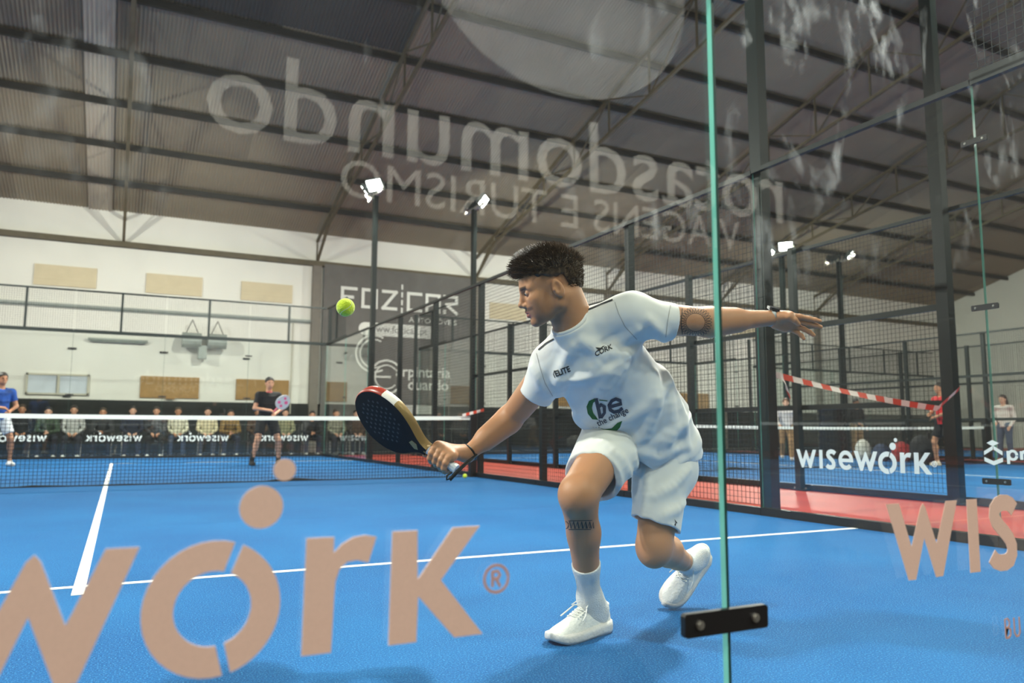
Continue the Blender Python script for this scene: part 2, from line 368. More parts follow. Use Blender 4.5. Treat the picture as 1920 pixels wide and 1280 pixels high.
# ------------------------------------------------------------------ lettering helpers
def stroke(path, wd, closed=False):
    """outline polygon of a path drawn with a pen of width wd"""
    P = [np.array(p, float) for p in path]; Lf, Rt = [], []
    for i, p in enumerate(P):
        a = P[i-1] if i else P[i]; b = P[i+1] if i+1 < len(P) else P[i]
        d = unit(b-a); n = np.array([-d[1], d[0]])
        if 0 < i < len(P)-1:
            d1 = unit(P[i]-P[i-1]); c = max(.5, abs(np.dot(n, np.array([-d1[1], d1[0]])))); k = wd/2/c
        else: k = wd/2
        Lf.append(p+n*k); Rt.append(p-n*k)
    return [tuple(q) for q in Lf+Rt[::-1]]
def arc(cx, cy, rx, ry, a0, a1, n=14): return [(cx+rx*math.cos(math.radians(a0+(a1-a0)*i/n)), cy+ry*math.sin(math.radians(a0+(a1-a0)*i/n))) for i in range(n+1)]
def ring_piece(cx, cy, ro, ri, a0o, a1o, a0i, a1i, n=22): return arc(cx, cy, ro[0], ro[1], a0o, a1o, n)+arc(cx, cy, ri[0], ri[1], a1i, a0i, n)
Wl = [(0, .144), (.0366, .1438), (.0659, .0616), (.098, .134), (.1056, .1415), (.112, .134), (.1398, .0634), (.1746, .1436), (.2094, .1436), (.1542, .0005), (.133, 0), (.104, .0757), (.0742, 0), (.0533, 0)]
def wisework():
    P = [Wl, [(.238, 0), (.2705, 0), (.2725, .144), (.2395, .144)]]
    S = [(.396, .118), (.385, .128), (.3725, .1325), (.355, .1335), (.340, .1295), (.3290, .120), (.3265, .108), (.331, .097), (.345, .084), (.360, .072), (.373, .059), (.3805, .044), (.3795, .030), (.371, .018), (.356, .0125), (.338, .0125), (.322, .0175), (.311, .028)]
    P.append(stroke(S, .033))
    e = [(.447, .072), (.53, .072), (.5535, .072)]+arc(.4975, .072, .056, .057, 8, 320, 26)
    P.append(stroke([(.445, .071), (.566, .071)], .026)); P.append(stroke(arc(.4975, .072, .053, .057, -3, 318, 30), .031))
    P.append([(x+.575, y) for x, y in Wl])
    c = (.867, .067)
    P.append(ring_piece(c[0], c[1], (.0777, .079), (.0436, .0436), 73.6, 280, 76, 276)); P.append(ring_piece(c[0], c[1], (.0777, .079), (.0436, .0436), -73, 66, -71, 64.8))
    P.append(arc(.918, .1835, .026, .026, 0, 345, 23)); P.append(arc(.9445, .2285, .0137, .0137, 0, 340, 17))
    P.append([(.9744, .1426), (1.0094, .1423), (1.009, .122), (1.020, .133), (1.034, .1405), (1.050, .1425), (1.065, .1395), (1.0551, .1073), (1.040, .1115), (1.027, .110), (1.017, .101), (1.0125, .087), (1.0115, .07), (1.0094, 0), (.9728, 0)])
    P.append([(1.0869, .145), (1.1217, .1449), (1.123, .0798), (1.1731, .1458), (1.2135, .1463), (1.1564, .0771), (1.219, 0), (1.1771, 0), (1.1242, .0588), (1.1227, 0), (1.0847, 0)])
    return P
REG = [stroke(arc(1.2405, .072, .0185, .0185, 0, 358, 24), .004), stroke([(1.2345, .061), (1.2345, .083)], .004), stroke([(1.2345, .082), (1.243, .082), (1.246, .077), (1.243, .072), (1.2345, .072)], .004), stroke([(1.240, .072), (1.2465, .061)], .004)]
BU = [stroke([(.340, -.137), (.340, -.100), (.349, -.100), (.354, -.105), (.354, -.112), (.349, -.117), (.341, -.117)], .004), stroke([(.349, -.117), (.356, -.121), (.356, -.132), (.350, -.137), (.340, -.137)], .004),
      stroke([(.370, -.100), (.370, -.130), (.375, -.137), (.383, -.137), (.388, -.130), (.388, -.100)], .004)]
WW = wisework()
def letters(name, polys, m, parent, org, ex, ey, th=.0006):
    mb = MB()
    nn = unit(np.cross(ex, ey))*np.sign(th)*.00015
    for i, p in enumerate(polys): mb.poly(p, np.array(org, float), ex, ey, th+np.sign(th)*.00015*i)
    return mb.build(name, m, parent)

# ------------------------------------------------------------------ glass panels
def pane(parent, lo, hi, gm):
    """box pane; the two large faces are glass, the four thin faces are the green cut edge"""
    mb = MB(); mb.box(lo, hi); thin = int(np.argmin(np.array(hi)-np.array(lo)))
    big = {0: (3, 5), 1: (2, 4), 2: (0, 1)}[thin]
    mb.m = [0 if i in big else 1 for i in range(6)]
    if gm is M['glass_dirty']: mb.m[4] = 2           # marks only on the outer face
    return mb.build('pane', [gm, M['glass_edge'], M['glass']] if 2 in mb.m else [gm, M['glass_edge']], parent)
def clamp(org, ax, n, group, label):
    """black plate across a glass joint with two bolts; ax runs across the joint, n points off the glass"""
    org = np.array(org, float); ax = np.array(ax, float); n = np.array(n, float)
    t = thing('glass_clamp', label, 'clamp', tuple(org), 0, group)
    hw, hh, rr = .087, .0185, .006
    out = []
    for cx, cy, a in ((hw-rr, hh-rr, 0), (-hw+rr, hh-rr, 90), (-hw+rr, -hh+rr, 180), (hw-rr, -hh+rr, 270)): out += arc(cx, cy, rr, rr, a, a+90, 4)
    ez = np.array([0, 0, 1.]); 
    ex = ax if np.dot(np.cross(ax, ez), n) > 0 else -ax
    mb = MB(); mb.poly(out, (0, 0, 0), ex, ez, .011); mb.build('plate', M['black'], t)
    for s in (-.058, .058):
        mb = MB(); c = ax*s; mb.bar(c+n*.0105, c+n*.0145, .0075, 10); mb.bar(c+n*.0145, c+n*.0165, .005, 8); mb.build('bolt', M['steel'], t)
    return t

# ------------------------------------------------------------------ wire mesh
def wire_mesh(wd, ht, pitch=.05, r=.0023):
    mb = MB()
    for i in range(1, int(round(wd/pitch))): mb.bar((i*pitch, 0, 0), (i*pitch, 0, ht), r, 4, cap=False)
    for i in range(int(round(ht/pitch))+1): mb.bar((.004, r, i*pitch), (wd-.004, r, i*pitch), r, 4, cap=False)
    return mb.mesh('wire_mesh', (M['wire'],))
WM3 = wire_mesh(2.0, 2.9); WM1 = wire_mesh(2.0, .95)
def boxmesh(name, lo, hi, m=None):
    mb = MB(); mb.box(lo, hi); return mb.mesh(name, (m or M['post'],))
RAIL = boxmesh('rail', (.003, -.022, -.02), (1.997, .022, .02)); RAILW = boxmesh('rail', (.003, -.022, -.03), (1.997, .022, .03))
BASE = boxmesh('base_rail', (.003, -.03, 0), (1.997, .03, .065), M['black'])
def post_mesh(h, w_=.08, d_=.08):
    mb = MB(); mb.box((-w_/2, -d_/2, 0), (w_/2, d_/2, h)); return mb.mesh('shaft', (M['post'],))
P3 = post_mesh(3.02); P4 = post_mesh(4.02); P6 = post_mesh(6.1, .10, .13); PS = post_mesh(1.0, .05, .05)
mbp = MB(); mbp.box((-.05, -.11, 0), (.05, .11, .012)); PLATE = mbp.mesh('base_plate', (M['post'],))
mbp = MB(); mbp.bar((0, 0, 0), (0, 0, .018), .011, 6); BOLT = mbp.mesh('bolt', (M['steel'],))
def fence_post(x, y, h, label, group, m3=None):
    t = thing('fence_post', label, 'post', (x, y, 0), 0, group)
    mesh_obj('shaft', m3 or {3: P3, 4: P4}[h], None, t); mesh_obj('base_plate', PLATE, None, t)
    for dx in (0,):
        for dy in (-.085, .085): o = mesh_obj('bolt', BOLT, None, t); o.location = (dx, dy, .012)
    return t
def fence_panel(x, y, rotz, h, label, group, mids=(), z0=.065):
    t = thing('mesh_fence_panel', label, 'fence panel', (x, y, 0), rotz, group)
    if h == 3:
        o = mesh_obj('wire_mesh', WM3, None, t); o.location = (0, 0, z0+.02); o['kind'] = 'stuff'
        o = mesh_obj('top_rail', RAIL, None, t); o.location = (0, 0, 2.99)
        mesh_obj('base_rail', BASE, None, t)
        for z in mids: o = mesh_obj('middle_rail', RAILW, None, t); o.location = (0, 0, z)
    else:
        o = mesh_obj('wire_mesh', WM1, None, t); o.location = (0, 0, 3.03); o['kind'] = 'stuff'
        o = mesh_obj('top_rail', RAIL, None, t); o.location = (0, 0, 4.0)
        o = mesh_obj('bottom_rail', RAILW, None, t); o.location = (0, 0, 3.03)
        for xx in (1.0,): o = mesh_obj('upright', PS, None, t); o.location = (xx, 0, 3.0)
    return t
# ------------------------------------------------------------------ floodlight poles
def make_flood():
    mb = MB(); mb.box((-.21, -.15, 0), (.21, .15, .07)); 
    for i in range(6): mb.box((-.18+i*.07, -.13, .07), (-.17+i*.07, .13, .11))
    mb.box((-.235, -.03, -.02), (-.21, .03, .09)); mb.box((.21, -.03, -.02), (.235, .03, .09))
    body = mb.mesh('floodlight', (M['lamp_body'],))
    mb = MB(); mb.box((-.185, -.125, -.006), (.185, .125, .0)); return body, mb.mesh('lens', (M['lens'],))
FB, FLN = make_flood()
flood_ld = bpy.data.lights.new('flood_beam', 'AREA'); flood_ld.shape = 'RECTANGLE'; flood_ld.size = .37; flood_ld.size_y = .25; flood_ld.energy = FLOOD_W; flood_ld.color = (1, .95, .865); flood_ld.spread = math.radians(150)
def light_pole(x, y, s, label, group):
    """s = +1/-1: the side of the court the pole stands on; the heads look back over the court"""
    t = thing('light_pole', label, 'light pole', (x, y, 0), 0, group)
    mesh_obj('pole', P6, None, t); mesh_obj('base_plate', PLATE, None, t)
    mb = MB(); mb.box((-.03, -.55, 6.08), (.03, .55, 6.14)); mb.build('crossbar', M['alu'], t)
    for dy in (-.3, .3):
        R = Matrix.Rotation(-s*np.sign(dy)*math.radians(38), 4, 'Z') @ Matrix.Rotation(s*math.radians(52), 4, 'Y') @ Matrix.Rotation(math.pi/2, 4, 'Z')
        o = mesh_obj('floodlight', FB, None, t); o.matrix_local = Matrix.Translation((-s*.12, dy, 6.24)) @ R
        o2 = mesh_obj('lens', FLN, None, o)
        l = bpy.data.objects.new('flood_beam', flood_ld); COL.objects.link(l); l.parent = o; l.location = (0, 0, -.02)
        mb = MB(); mb.bar((0, dy-.2, 6.12), (-s*.1, dy-.23, 6.24), .014, 5); mb.bar((0, dy+.2, 6.12), (-s*.1, dy+.23, 6.24), .014, 5); mb.build('bracket', M['alu'], t)
    return t
# ------------------------------------------------------------------ nets
def make_net(cx, lab, hmid=.88, hend=.92):
    t = thing('court_net', 'black net with white top band across '+lab, 'net', (cx, 0, 0))
    n = 220; xs = np.linspace(-4.93, 4.93, n); hz = hmid+(hend-hmid)*(xs/4.93)**2
    rz = np.random.RandomState(int(abs(cx)*7)+3)
    low = .012+.03*np.clip(np.interp(xs, np.linspace(-5, 5, 24), rz.rand(24))-.45, 0, 1)
    by = .12*np.interp(xs, np.linspace(-5, 5, 30), rz.rand(30)-.5)
    mb = MB(); r = .0026
    for i in range(n): mb.add([(xs[i]-r, by[i], low[i]), (xs[i]+r, by[i], low[i]), (xs[i]+r, 0, hz[i]-.03), (xs[i]-r, 0, hz[i]-.03)], [(0, 1, 2, 3)])
    for j in range(20):
        q = j/19.0
        for i in range(n-1):
            z0, z1 = low[i]+(hz[i]-.04-low[i])*q, low[i+1]+(hz[i+1]-.04-low[i+1])*q; ya, yb = by[i]*(1-q), by[i+1]*(1-q)
            mb.add([(xs[i], ya, z0-r), (xs[i+1], yb, z1-r), (xs[i+1], yb, z1+r), (xs[i], ya, z0+r)], [(0, 1, 2, 3)])
    o = mb.build('netting', M['net'], t); o['kind'] = 'stuff'
    mb = MB()
    for i in range(n-1):
        mb.add([(xs[i], -.008, hz[i]-.055), (xs[i+1], -.008, hz[i+1]-.055), (xs[i+1], -.008, hz[i+1]), (xs[i], -.008, hz[i]), (xs[i], .008, hz[i]-.055), (xs[i+1], .008, hz[i+1]-.055), (xs[i+1], .008, hz[i+1]), (xs[i], .008, hz[i])], [(0, 1, 2, 3), (7, 6, 5, 4), (3, 2, 6, 7), (0, 4, 5, 1)])
    mb.build('top_band', M['band'], t)
    mb = MB(); mb.tube([(xs[i], by[i]-.02, .009+.05*max(0, by[i]*8)) for i in range(0, n, 4)], [.007+.05*max(0, by[i]*8) for i in range(0, n, 4)], 5); mb.build('bottom_hem', M['net'], t)
    for s in (-1, 1):
        mb = MB(); mb.box((s*4.98-.05, -.05, 0), (s*4.98+.05, .05, 1.02)); mb.box((s*4.98-.08, -.1, 0), (s*4.98+.08, .1, .012)); mb.build('net_post', M['black'], t)
    return t
# ------------------------------------------------------------------ one court: turf, lines, cage
hw_ = {.40: 'low', 1.5: 'middle-height', 2.6: 'high'}
PITCH_GAP = 12.72
def court(cx, lab, main=False, sides=(-1, 1), ends=(-1, 1), net_h=.88):
    mb = MB(); mb.box((cx-5, -10, -.03), (cx+5, 10, 0)); tf = mb.build('court_turf', M['turf']); tag(tf, 'blue artificial turf of '+lab, 'turf')
    for k, (lo, hi) in enumerate((((-5, -6.975), (5, -6.925)), ((-5, 6.925), (5, 6.975)), ((-.025, -7.15), (.025, 7.15)))):
        mb = MB(); mb.box((cx+lo[0], lo[1], -.001), (cx+hi[0], hi[1], .0015 if k < 2 else .002)); mb.build('court_line', M['white_line'], tf)
    mids = () if main else (1.0, 2.0)
    for s in sides:
        x = cx+5.0*s+.03*s
        where = lab
        for y in (-4, -2, 0, 2, 4): fence_post(x+.085*s, y, 3, 'dark green square fence post along a long side of '+where, 'fence posts '+lab)
        for y in (-10, 10): fence_post(x+.085*s, y+.09*np.sign(y), 4, 'tall dark green corner post of '+where, 'corner posts '+lab)
        for y in range(-6, 6, 2): fence_panel(x, y, math.pi/2, 3, 'black wire mesh fence panel along a long side of '+where, 'mesh panels '+lab, mids)
        for y in (-6, 6): light_pole(x+.085*s, y, s, 'dark green pole carrying two floodlights beside '+where, 'light poles '+lab)
        for y in (-10, 8): fence_panel(x, y, math.pi/2, 1, 'short wire mesh panel above the corner glass of '+where, 'short mesh panels '+lab)
        for y0 in (-10, -8, 6, 8):
            t = thing('glass_screen', 'clear glass panel in the long side of '+where, 'glass screen', (x, y0, 0), 0, 'side glass '+lab)
            pane(t, (-.006, .004, .065), (.006, 1.996, 3.0), M['glass_far'])
            o = mesh_obj('base_rail', BASE, None, t); o.rotation_euler = (0, 0, math.pi/2)
            o = mesh_obj('top_channel', RAIL, None, t); o.rotation_euler = (0, 0, math.pi/2); o.location = (0, 0, 3.0)
            if main and s == 1 and y0 == -8:
                letters('lettering', [[(px*.964, py) for px, py in q] for q in WW+REG], M['vinyl_white'], t, (-.0066, 1.607, .42), (0, -1, 0), (0, 0, 1), .0006)
                t['label'] = 'clear side glass panel with a white logo, next to the mesh fence'; del t['group']
            if main and s == 1 and y0 == -10:
                hx = []
                for f in ([(0, .062), (.058, .098), (.058, .122), (0, .086)], [(0, .024), (.058, .0), (.116, .024), (.116, .05), (.058, .026), (0, .05)], [(.062, .122), (.116, .088), (.116, .062), (.062, .098)], [(.02, .138), (.058, .118), (.098, .138), (.058, .158)]): hx.append(f)
                px = [stroke([(.15, .012), (.15, .092)], .018), stroke(arc(.178, .066, .024, .026, 0, 350, 18), .016), stroke([(.23, .04), (.23, .092)], .018), stroke([(.23, .075), (.245, .09), (.262, .09)], .016), stroke([(.285, .04), (.285, .092)], .018), stroke([(.285, .105), (.285, .12)], .018)]
                letters('lettering', hx+px, M['vinyl_white'], t, (-.0066, 2.07, .50), (0, -1, 0), (0, 0, 1), .0006)
                t['label'] = 'clear side glass panel with a white hexagon logo, in the near corner'; del t['group']
        for yj in (-8, 8):
            for z in (.40, 1.5, 2.6):
                clamp((x-.006*s, yj, z), (0, 1, 0), (-s, 0, 0), '%s side glass clamps %s' % (hw_[z], lab), ('%s black clamp on the %s side glass joint %s' % (hw_[z], 'near' if yj < 0 else 'far', 'beside the hexagon logo' if yj < 0 else 'by the far corner')) if main and s == 1 else '%s black bolted clamp on a side glass joint of %s' % (hw_[z], where))
    for e in ends:
        y = 10.02*e if not (main and e < 0) else -10.0; xs = [cx+q for q in ((-5, -2.97, -.97, 1.03, 3.03, 5) if main and e < 0 else (-5, -3, -1, 1, 3, 5))]
        for i in range(5):
            t = thing('glass_screen', 'clear glass panel in the %s end wall of %s' % ('far' if e > 0 else 'near', lab), 'glass screen', (0, y, 0), 0, 'end glass %s %d' % (lab, e))
            near = main and e < 0
            pane(t, (xs[i]+.003, -.006, .02), (xs[i+1]-.003, .006, 3.0), M['glass_dirty'] if near else M['glass_far'])
            if i: mb = MB(); mb.box((xs[i]-.0022, -.0068, .02), (xs[i]+.0022, .0068, 2.98)); mb.build('seal', M['seal'], t)
            mb = MB(); mb.box((xs[i], -.03, 2.98), (xs[i+1], .03, 3.03)); mb.build('top_channel', M['post'], t)
            mb = MB(); mb.box((xs[i], -.03, 0), (xs[i+1], .03, .05)); mb.build('base_rail', M['black'], t)
            if near and i in (2, 3):
                w0 = -.632 if i == 2 else 1.4202
                letters('lettering', WW, M['vinyl_tan'], t, (w0, -.0064, .4255), (1, 0, 0), (0, 0, 1), .0006)
                letters('small_print', REG, M['vinyl_red'], t, (w0, -.0064, .4255), (1, 0, 0), (0, 0, 1), .0006)
                letters('small_print', [BU[0], BU[1]], M['vinyl_red'], t, (w0, -.0064, .4255), (1, 0, 0), (0, 0, 1), .0006); letters('small_print', [BU[2]], M['vinyl_red'], t, (w0, -.0064, .4255), (1, 0, 0), (0, 0, 1), .0006)
                t['label'] = 'clear end glass panel with a tan logo and a registered mark, %s' % ('left of the black clamp' if i == 2 else 'right of the black clamp'); del t['group']
                t['label'] = 'clear marked glass panel with a large tan logo, beside the racket' if i == 2 else 'clear marked glass panel with a tan logo, beside the side glass'
            if main and e > 0:
                c = (xs[i]+xs[i+1])/2
                letters('lettering', WW, M['vinyl_white'], t, (c+.61, -.0066, .41), (-1, 0, 0), (0, 0, 1), -.0006)
        for xj in xs[1:-1]:
            for z in (.40, 1.5, 2.6): clamp((xj-(.012 if main and e < 0 else 0), y-.0065, z), (1, 0, 0), (0, -1, 0), '%s end glass clamps %s %d' % (hw_[z], lab, e), ('%s black clamp joining the two panels with tan logos' % hw_[z]) if main and e < 0 and abs(xj-1.03) < .01 else '%s black bolted clamp on a joint of the %s end glass at %s' % (hw_[z], 'far' if e > 0 else 'near', lab))
        for q in (-5, -3, -1, 1, 3): fence_panel(cx+q, y, 0, 1, 'short wire mesh panel above the %s end glass of %s' % ('far' if e > 0 else 'near', lab), 'end mesh %s %d' % (lab, e))
    make_net(cx, lab, net_h, net_h+.04)
court(0, 'the main court', True)
court(PITCH_GAP, 'the taped-off court', sides=(-1, 1), net_h=.80)
court(2*PITCH_GAP, 'the end court', sides=(-1,), ends=(1,))

# ------------------------------------------------------------------ banner on the far wall
bn = thing('advertising_banner', 'tall grey advertising banner with white lettering on the far wall', 'banner', (5.85, YW-.26, 1.1))
mb = MB()
for i in range(28):
    x0, x1 = i*5.3/28, (i+1)*5.3/28; y0, y1 = -.015*math.sin(i*.9), -.015*math.sin((i+1)*.9)
    mb.add([(x0, y0, 0), (x1, y1, 0), (x1, y1, 5.05), (x0, y0, 5.05)], [(0, 1, 2, 3)])
mb.build('cloth', M['banner'], bn)
def blk(path, x, z, sx, sz, wd):
    P = [np.array((x+px*sx, z+pz*sz)) for px, pz in path]; out = []
    for p0_, p1_ in zip(P[:-1], P[1:]):
        if np.linalg.norm(p1_-p0_) < 1e-6: continue
        d_ = unit(p1_-p0_)*wd*.45; out.append(stroke([p0_-d_, p1_+d_], wd))
    return out
FZ = []; sw = .105; sx, sz = .46, .58; zt = 3.72; x = .62
F = [[(0, 0), (0, 1), (1, 1)], [(0, .5), (.75, .5)]]; O = [[(0, 0), (0, 1), (1, 1), (1, 0), (0, 0)]]; Z = [[(0, 1), (1, 1), (0, 0), (1, 0)]]
C_ = [[(1, 1), (0, 1), (0, 0), (1, 0)]]; A_ = [[(0, 0), (0, 1), (1, 1), (1, .0)], [(0, .3), (1, .7)]]; R_ = [[(0, 0), (0, .1)], [(0, 1), (1, 1), (1, .62), (.15, .5), (1, 0)]]
for g, xx in ((F, .62), (O, 1.32), (Z, 2.02), (C_, 2.92), (A_, 3.60), (R_, 4.26)):
    for s_ in g: FZ += blk(s_, xx, zt, sx, sz, sw)
for i in range(4): FZ.append([(2.66, 3.6+i*.27), (2.72, 3.6+i*.27), (2.72, 3.78+i*.27), (2.66, 3.78+i*.27)])
letters('lettering', FZ, M['banner_text'], bn, (0, -.022, 0), (1, 0, 0), (0, 0, 1), .004)
def text_mesh(body, size, bold=0.0):
    cu = bpy.data.curves.new('t', 'FONT'); cu.body = body; cu.size = size; cu.offset = bold; cu.resolution_u = 3
    o = bpy.data.objects.new('t', cu); COL.objects.link(o); bpy.context.view_layer.update()
    me = bpy.data.meshes.new_from_object(o.evaluated_get(bpy.context.evaluated_depsgraph_get()))
    bpy.data.objects.remove(o); bpy.data.curves.remove(cu); return me
def text_part(name, body, size, m, parent, loc, rot=(math.pi/2, 0, 0), bold=0.0, sx=1.0):
    me = text_mesh(body, size, bold); o = mesh_obj(name, me, m, parent); o.location = loc; o.rotation_euler = rot; o.scale = (sx, 1, 1); return o
text_part('lettering', 'AUTOMÓVEIS', .25, M['banner_text'], bn, (2.95, -.026, 3.30), sx=1.15)
mb = MB(); out = []
for cx_, a in ((3.72, -90), (1.42, 90)): out += arc(cx_, 2.98, .22, .22, a, a+180, 10)
mb.poly(out, (0, -.022, 0), (1, 0, 0), (0, 0, 1), .003); mb.build('web_address_plate', M['banner_text'], bn)
text_part('lettering', 'www.fozicar.pt', .34, M['banner'], bn, (1.55, -.03, 2.89), sx=1.0)
text_part('lettering', 'arpintaria', .52, M['banner_text'], bn, (2.52, -.026, 1.42), bold=.008); text_part('lettering', 'duardo', .52, M['banner_text'], bn, (2.95, -.026, .98), bold=.008)
cc = [stroke(arc(1.75, 2.15, .62, .62, 60, 300, 26), .06), stroke(arc(1.75, 2.15, .48, .48, 60, 300, 26), .05), stroke(arc(2.2, 1.38, .56, .56, 40, 320, 26), .07), stroke(arc(2.2, 1.38, .40, .40, 40, 320, 26), .05), stroke([(1.8, 1.38), (2.35, 1.38)], .07)]
letters('emblem', cc, M['banner_text'], bn, (0, -.022, 0), (1, 0, 0), (0, 0, 1), .004)
mb = MB(); mb.poly([(1.6, .15), (4.0, .15), (4.0, .45), (1.6, .45)], (0, -.022, 0), (1, 0, 0), (0, 0, 1), .003); mb.build('plate', M['banner_text'], bn)

# ------------------------------------------------------------------ banner on the wall behind (seen mirrored in the glass)
nb = thing('travel_banner', 'dark banner with pale travel agency lettering on the wall behind the glass', 'banner', (0, YB+.05, 0), math.pi)
M['banner_dark'] = mat('banner_dark', srgb(34, 34, 34), .8, var=.1, scale=2)
M['banner_pale'] = mat('banner_pale', srgb(170, 172, 168), .8, var=.25, scale=1.2)
def back_pt(u, v):
    """the point on the rear wall that the end glass mirrors at this pixel"""
    d = ray(u, v); yv = 2*(-10.026)-(YB+.06); p = CAM+(yv-CAM[1])/d[1]*d; return p[0], p[2]
D_ = (back_pt(1430, 340)[0]-back_pt(385, 180)[0])
mb = MB(); mb.box((-9.5, -.02, 1.8), (1.6, 0, 6.6)); mb.build('cloth', M['banner_dark'], nb)
xo, zo = back_pt(385, 235); xr, zr = back_pt(1325, 372); xt, zt_ = back_pt(640, 335); xm, zm = back_pt(1250, 410)
me = text_mesh('rotasdomundo', 1.0, .004); wx = max(v.co.x for v in me.vertices)
sc = (xr-xo)*1.24/wx
o = mesh_obj('lettering', me, M['banner_text'], nb); o.scale = (sc, sc, 1); o.rotation_euler = (math.pi/2, 0, 0); o.location = (-(xo+sc*wx), -.03, zo)
me = text_mesh('VIAGENS E TURISMO', 1.0, .002); wx2 = max(v.co.x for v in me.vertices); sc2 = (xm-xt)*1.3/wx2
o2 = mesh_obj('lettering', me, M['banner_text'], nb); o2.scale = (sc2, sc2, 1); o2.rotation_euler = (math.pi/2, 0, 0); o2.location = (-(xt+sc2*wx2), -.03, back_pt(1000, 415)[1])
cx_, cz_ = back_pt(1060, -60); rr_ = cz_-back_pt(1060, 178)[1]
mb = MB(); mb.poly(arc(0, 0, rr_*1.15, rr_, 0, 355, 70), (-cx_, -.022, cz_), (1, 0, 0), (0, 0, 1), .004); mb.build('emblem', M['banner_pale'], nb)

# ------------------------------------------------------------------ added fill lamps, out of view behind the end glass
fill_ld = bpy.data.lights.new('fill_beam', 'AREA'); fill_ld.shape = 'DISK'; fill_ld.size = .5; fill_ld.energy = FILL_W; fill_ld.color = (1, .95, .86)
def fill_lamp(x, y, z):
    t = thing('fill_lamp', 'added fill lamp with a round metal shade, out of view behind the end glass', 'lamp', (x, y, z), 0, 'added fill lamps')
    mb = MB(); mb.lathe([(.05, .34), (.07, .30), (.08, .22), (.20, .12), (.27, .0), (.262, .0), (.19, .11), (.06, .2)], 20); mb.build('shade', M['lamp_body'], t, True)
    mb = MB(); mb.bar((0, 0, .3), (0, 0, roof_z(y)-z), .012, 6); mb.build('cord', M['black'], t)
    mb = MB(); mb.lathe([(.0, .02), (.14, .03), (.2, .05)], 20); mb.build('diffuser', M['lens'], t)
    l = bpy.data.objects.new('fill_beam', fill_ld); COL.objects.link(l); l.parent = t; l.location = (0, 0, -.01)
for x in (-7, -1.5, 4, 9.5, 15): fill_lamp(x, -13.4, 6.4)
# ------------------------------------------------------------------ implicit modelling: smooth unions of tapered limbs, meshed by surface nets
def sd_cone(p, a, b, ra, rb):
    a = np.asarray(a, float); ba = np.asarray(b, float)-a; pa = p-a
    h = np.clip(pa@ba/max(ba@ba, 1e-12), 0, 1)
    return np.linalg.norm(pa-h[:, None]*ba, axis=1)-(ra+(rb-ra)*h)
def sd_ell(p, c, r, R=None):
    q = p-np.asarray(c, float)
    if R is not None: q = q@R                     # columns of R are the axes
    r = np.asarray(r, float); k0 = np.linalg.norm(q/r, axis=1); k1 = np.linalg.norm(q/(r*r), axis=1)
    return k0*(k0-1)/np.maximum(k1, 1e-9)
def sd_tube(p, pts, W, A, B, D=None):
    """elliptic tube along pts; W = width direction, A half widths, B half depths; flat ends"""
    pts = [np.asarray(q, float) for q in pts]; best = None
    for i in range(len(pts)-1):
        a, b = pts[i], pts[i+1]; ax = unit(b-a); w_ = unit(W-ax*np.dot(W, ax)); d_ = np.cross(ax, w_); L = np.linalg.norm(b-a)
        q = p-a; t = q@ax; h = np.clip(t/L, 0, 1); aa = A[i]+(A[i+1]-A[i])*h; bb = B[i]+(B[i+1]-B[i])*h
        u, v = (q@w_)/aa, (q@d_)/bb; k0 = np.sqrt(u*u+v*v); k1 = np.sqrt((u/aa)**2+(v/bb)**2)
        s = k0*(k0-1)/np.maximum(k1, 1e-9)
        out = np.maximum(-t, t-L)
        s = np.where(out > 0, np.sqrt(np.maximum(s, 0)**2+out**2)+np.minimum(s, 0)*(s < 0)*0, s)
        s = np.where((out > 0) & (s <= 0), out, s)
        best = s if best is None else smin(best, s, .03)
    return best
def smin(a, b, k):
    h = np.maximum(k-np.abs(a-b), 0)/k; return np.minimum(a, b)-h*h*k*.25
def smax(a, b, k): return -smin(-a, -b, k)
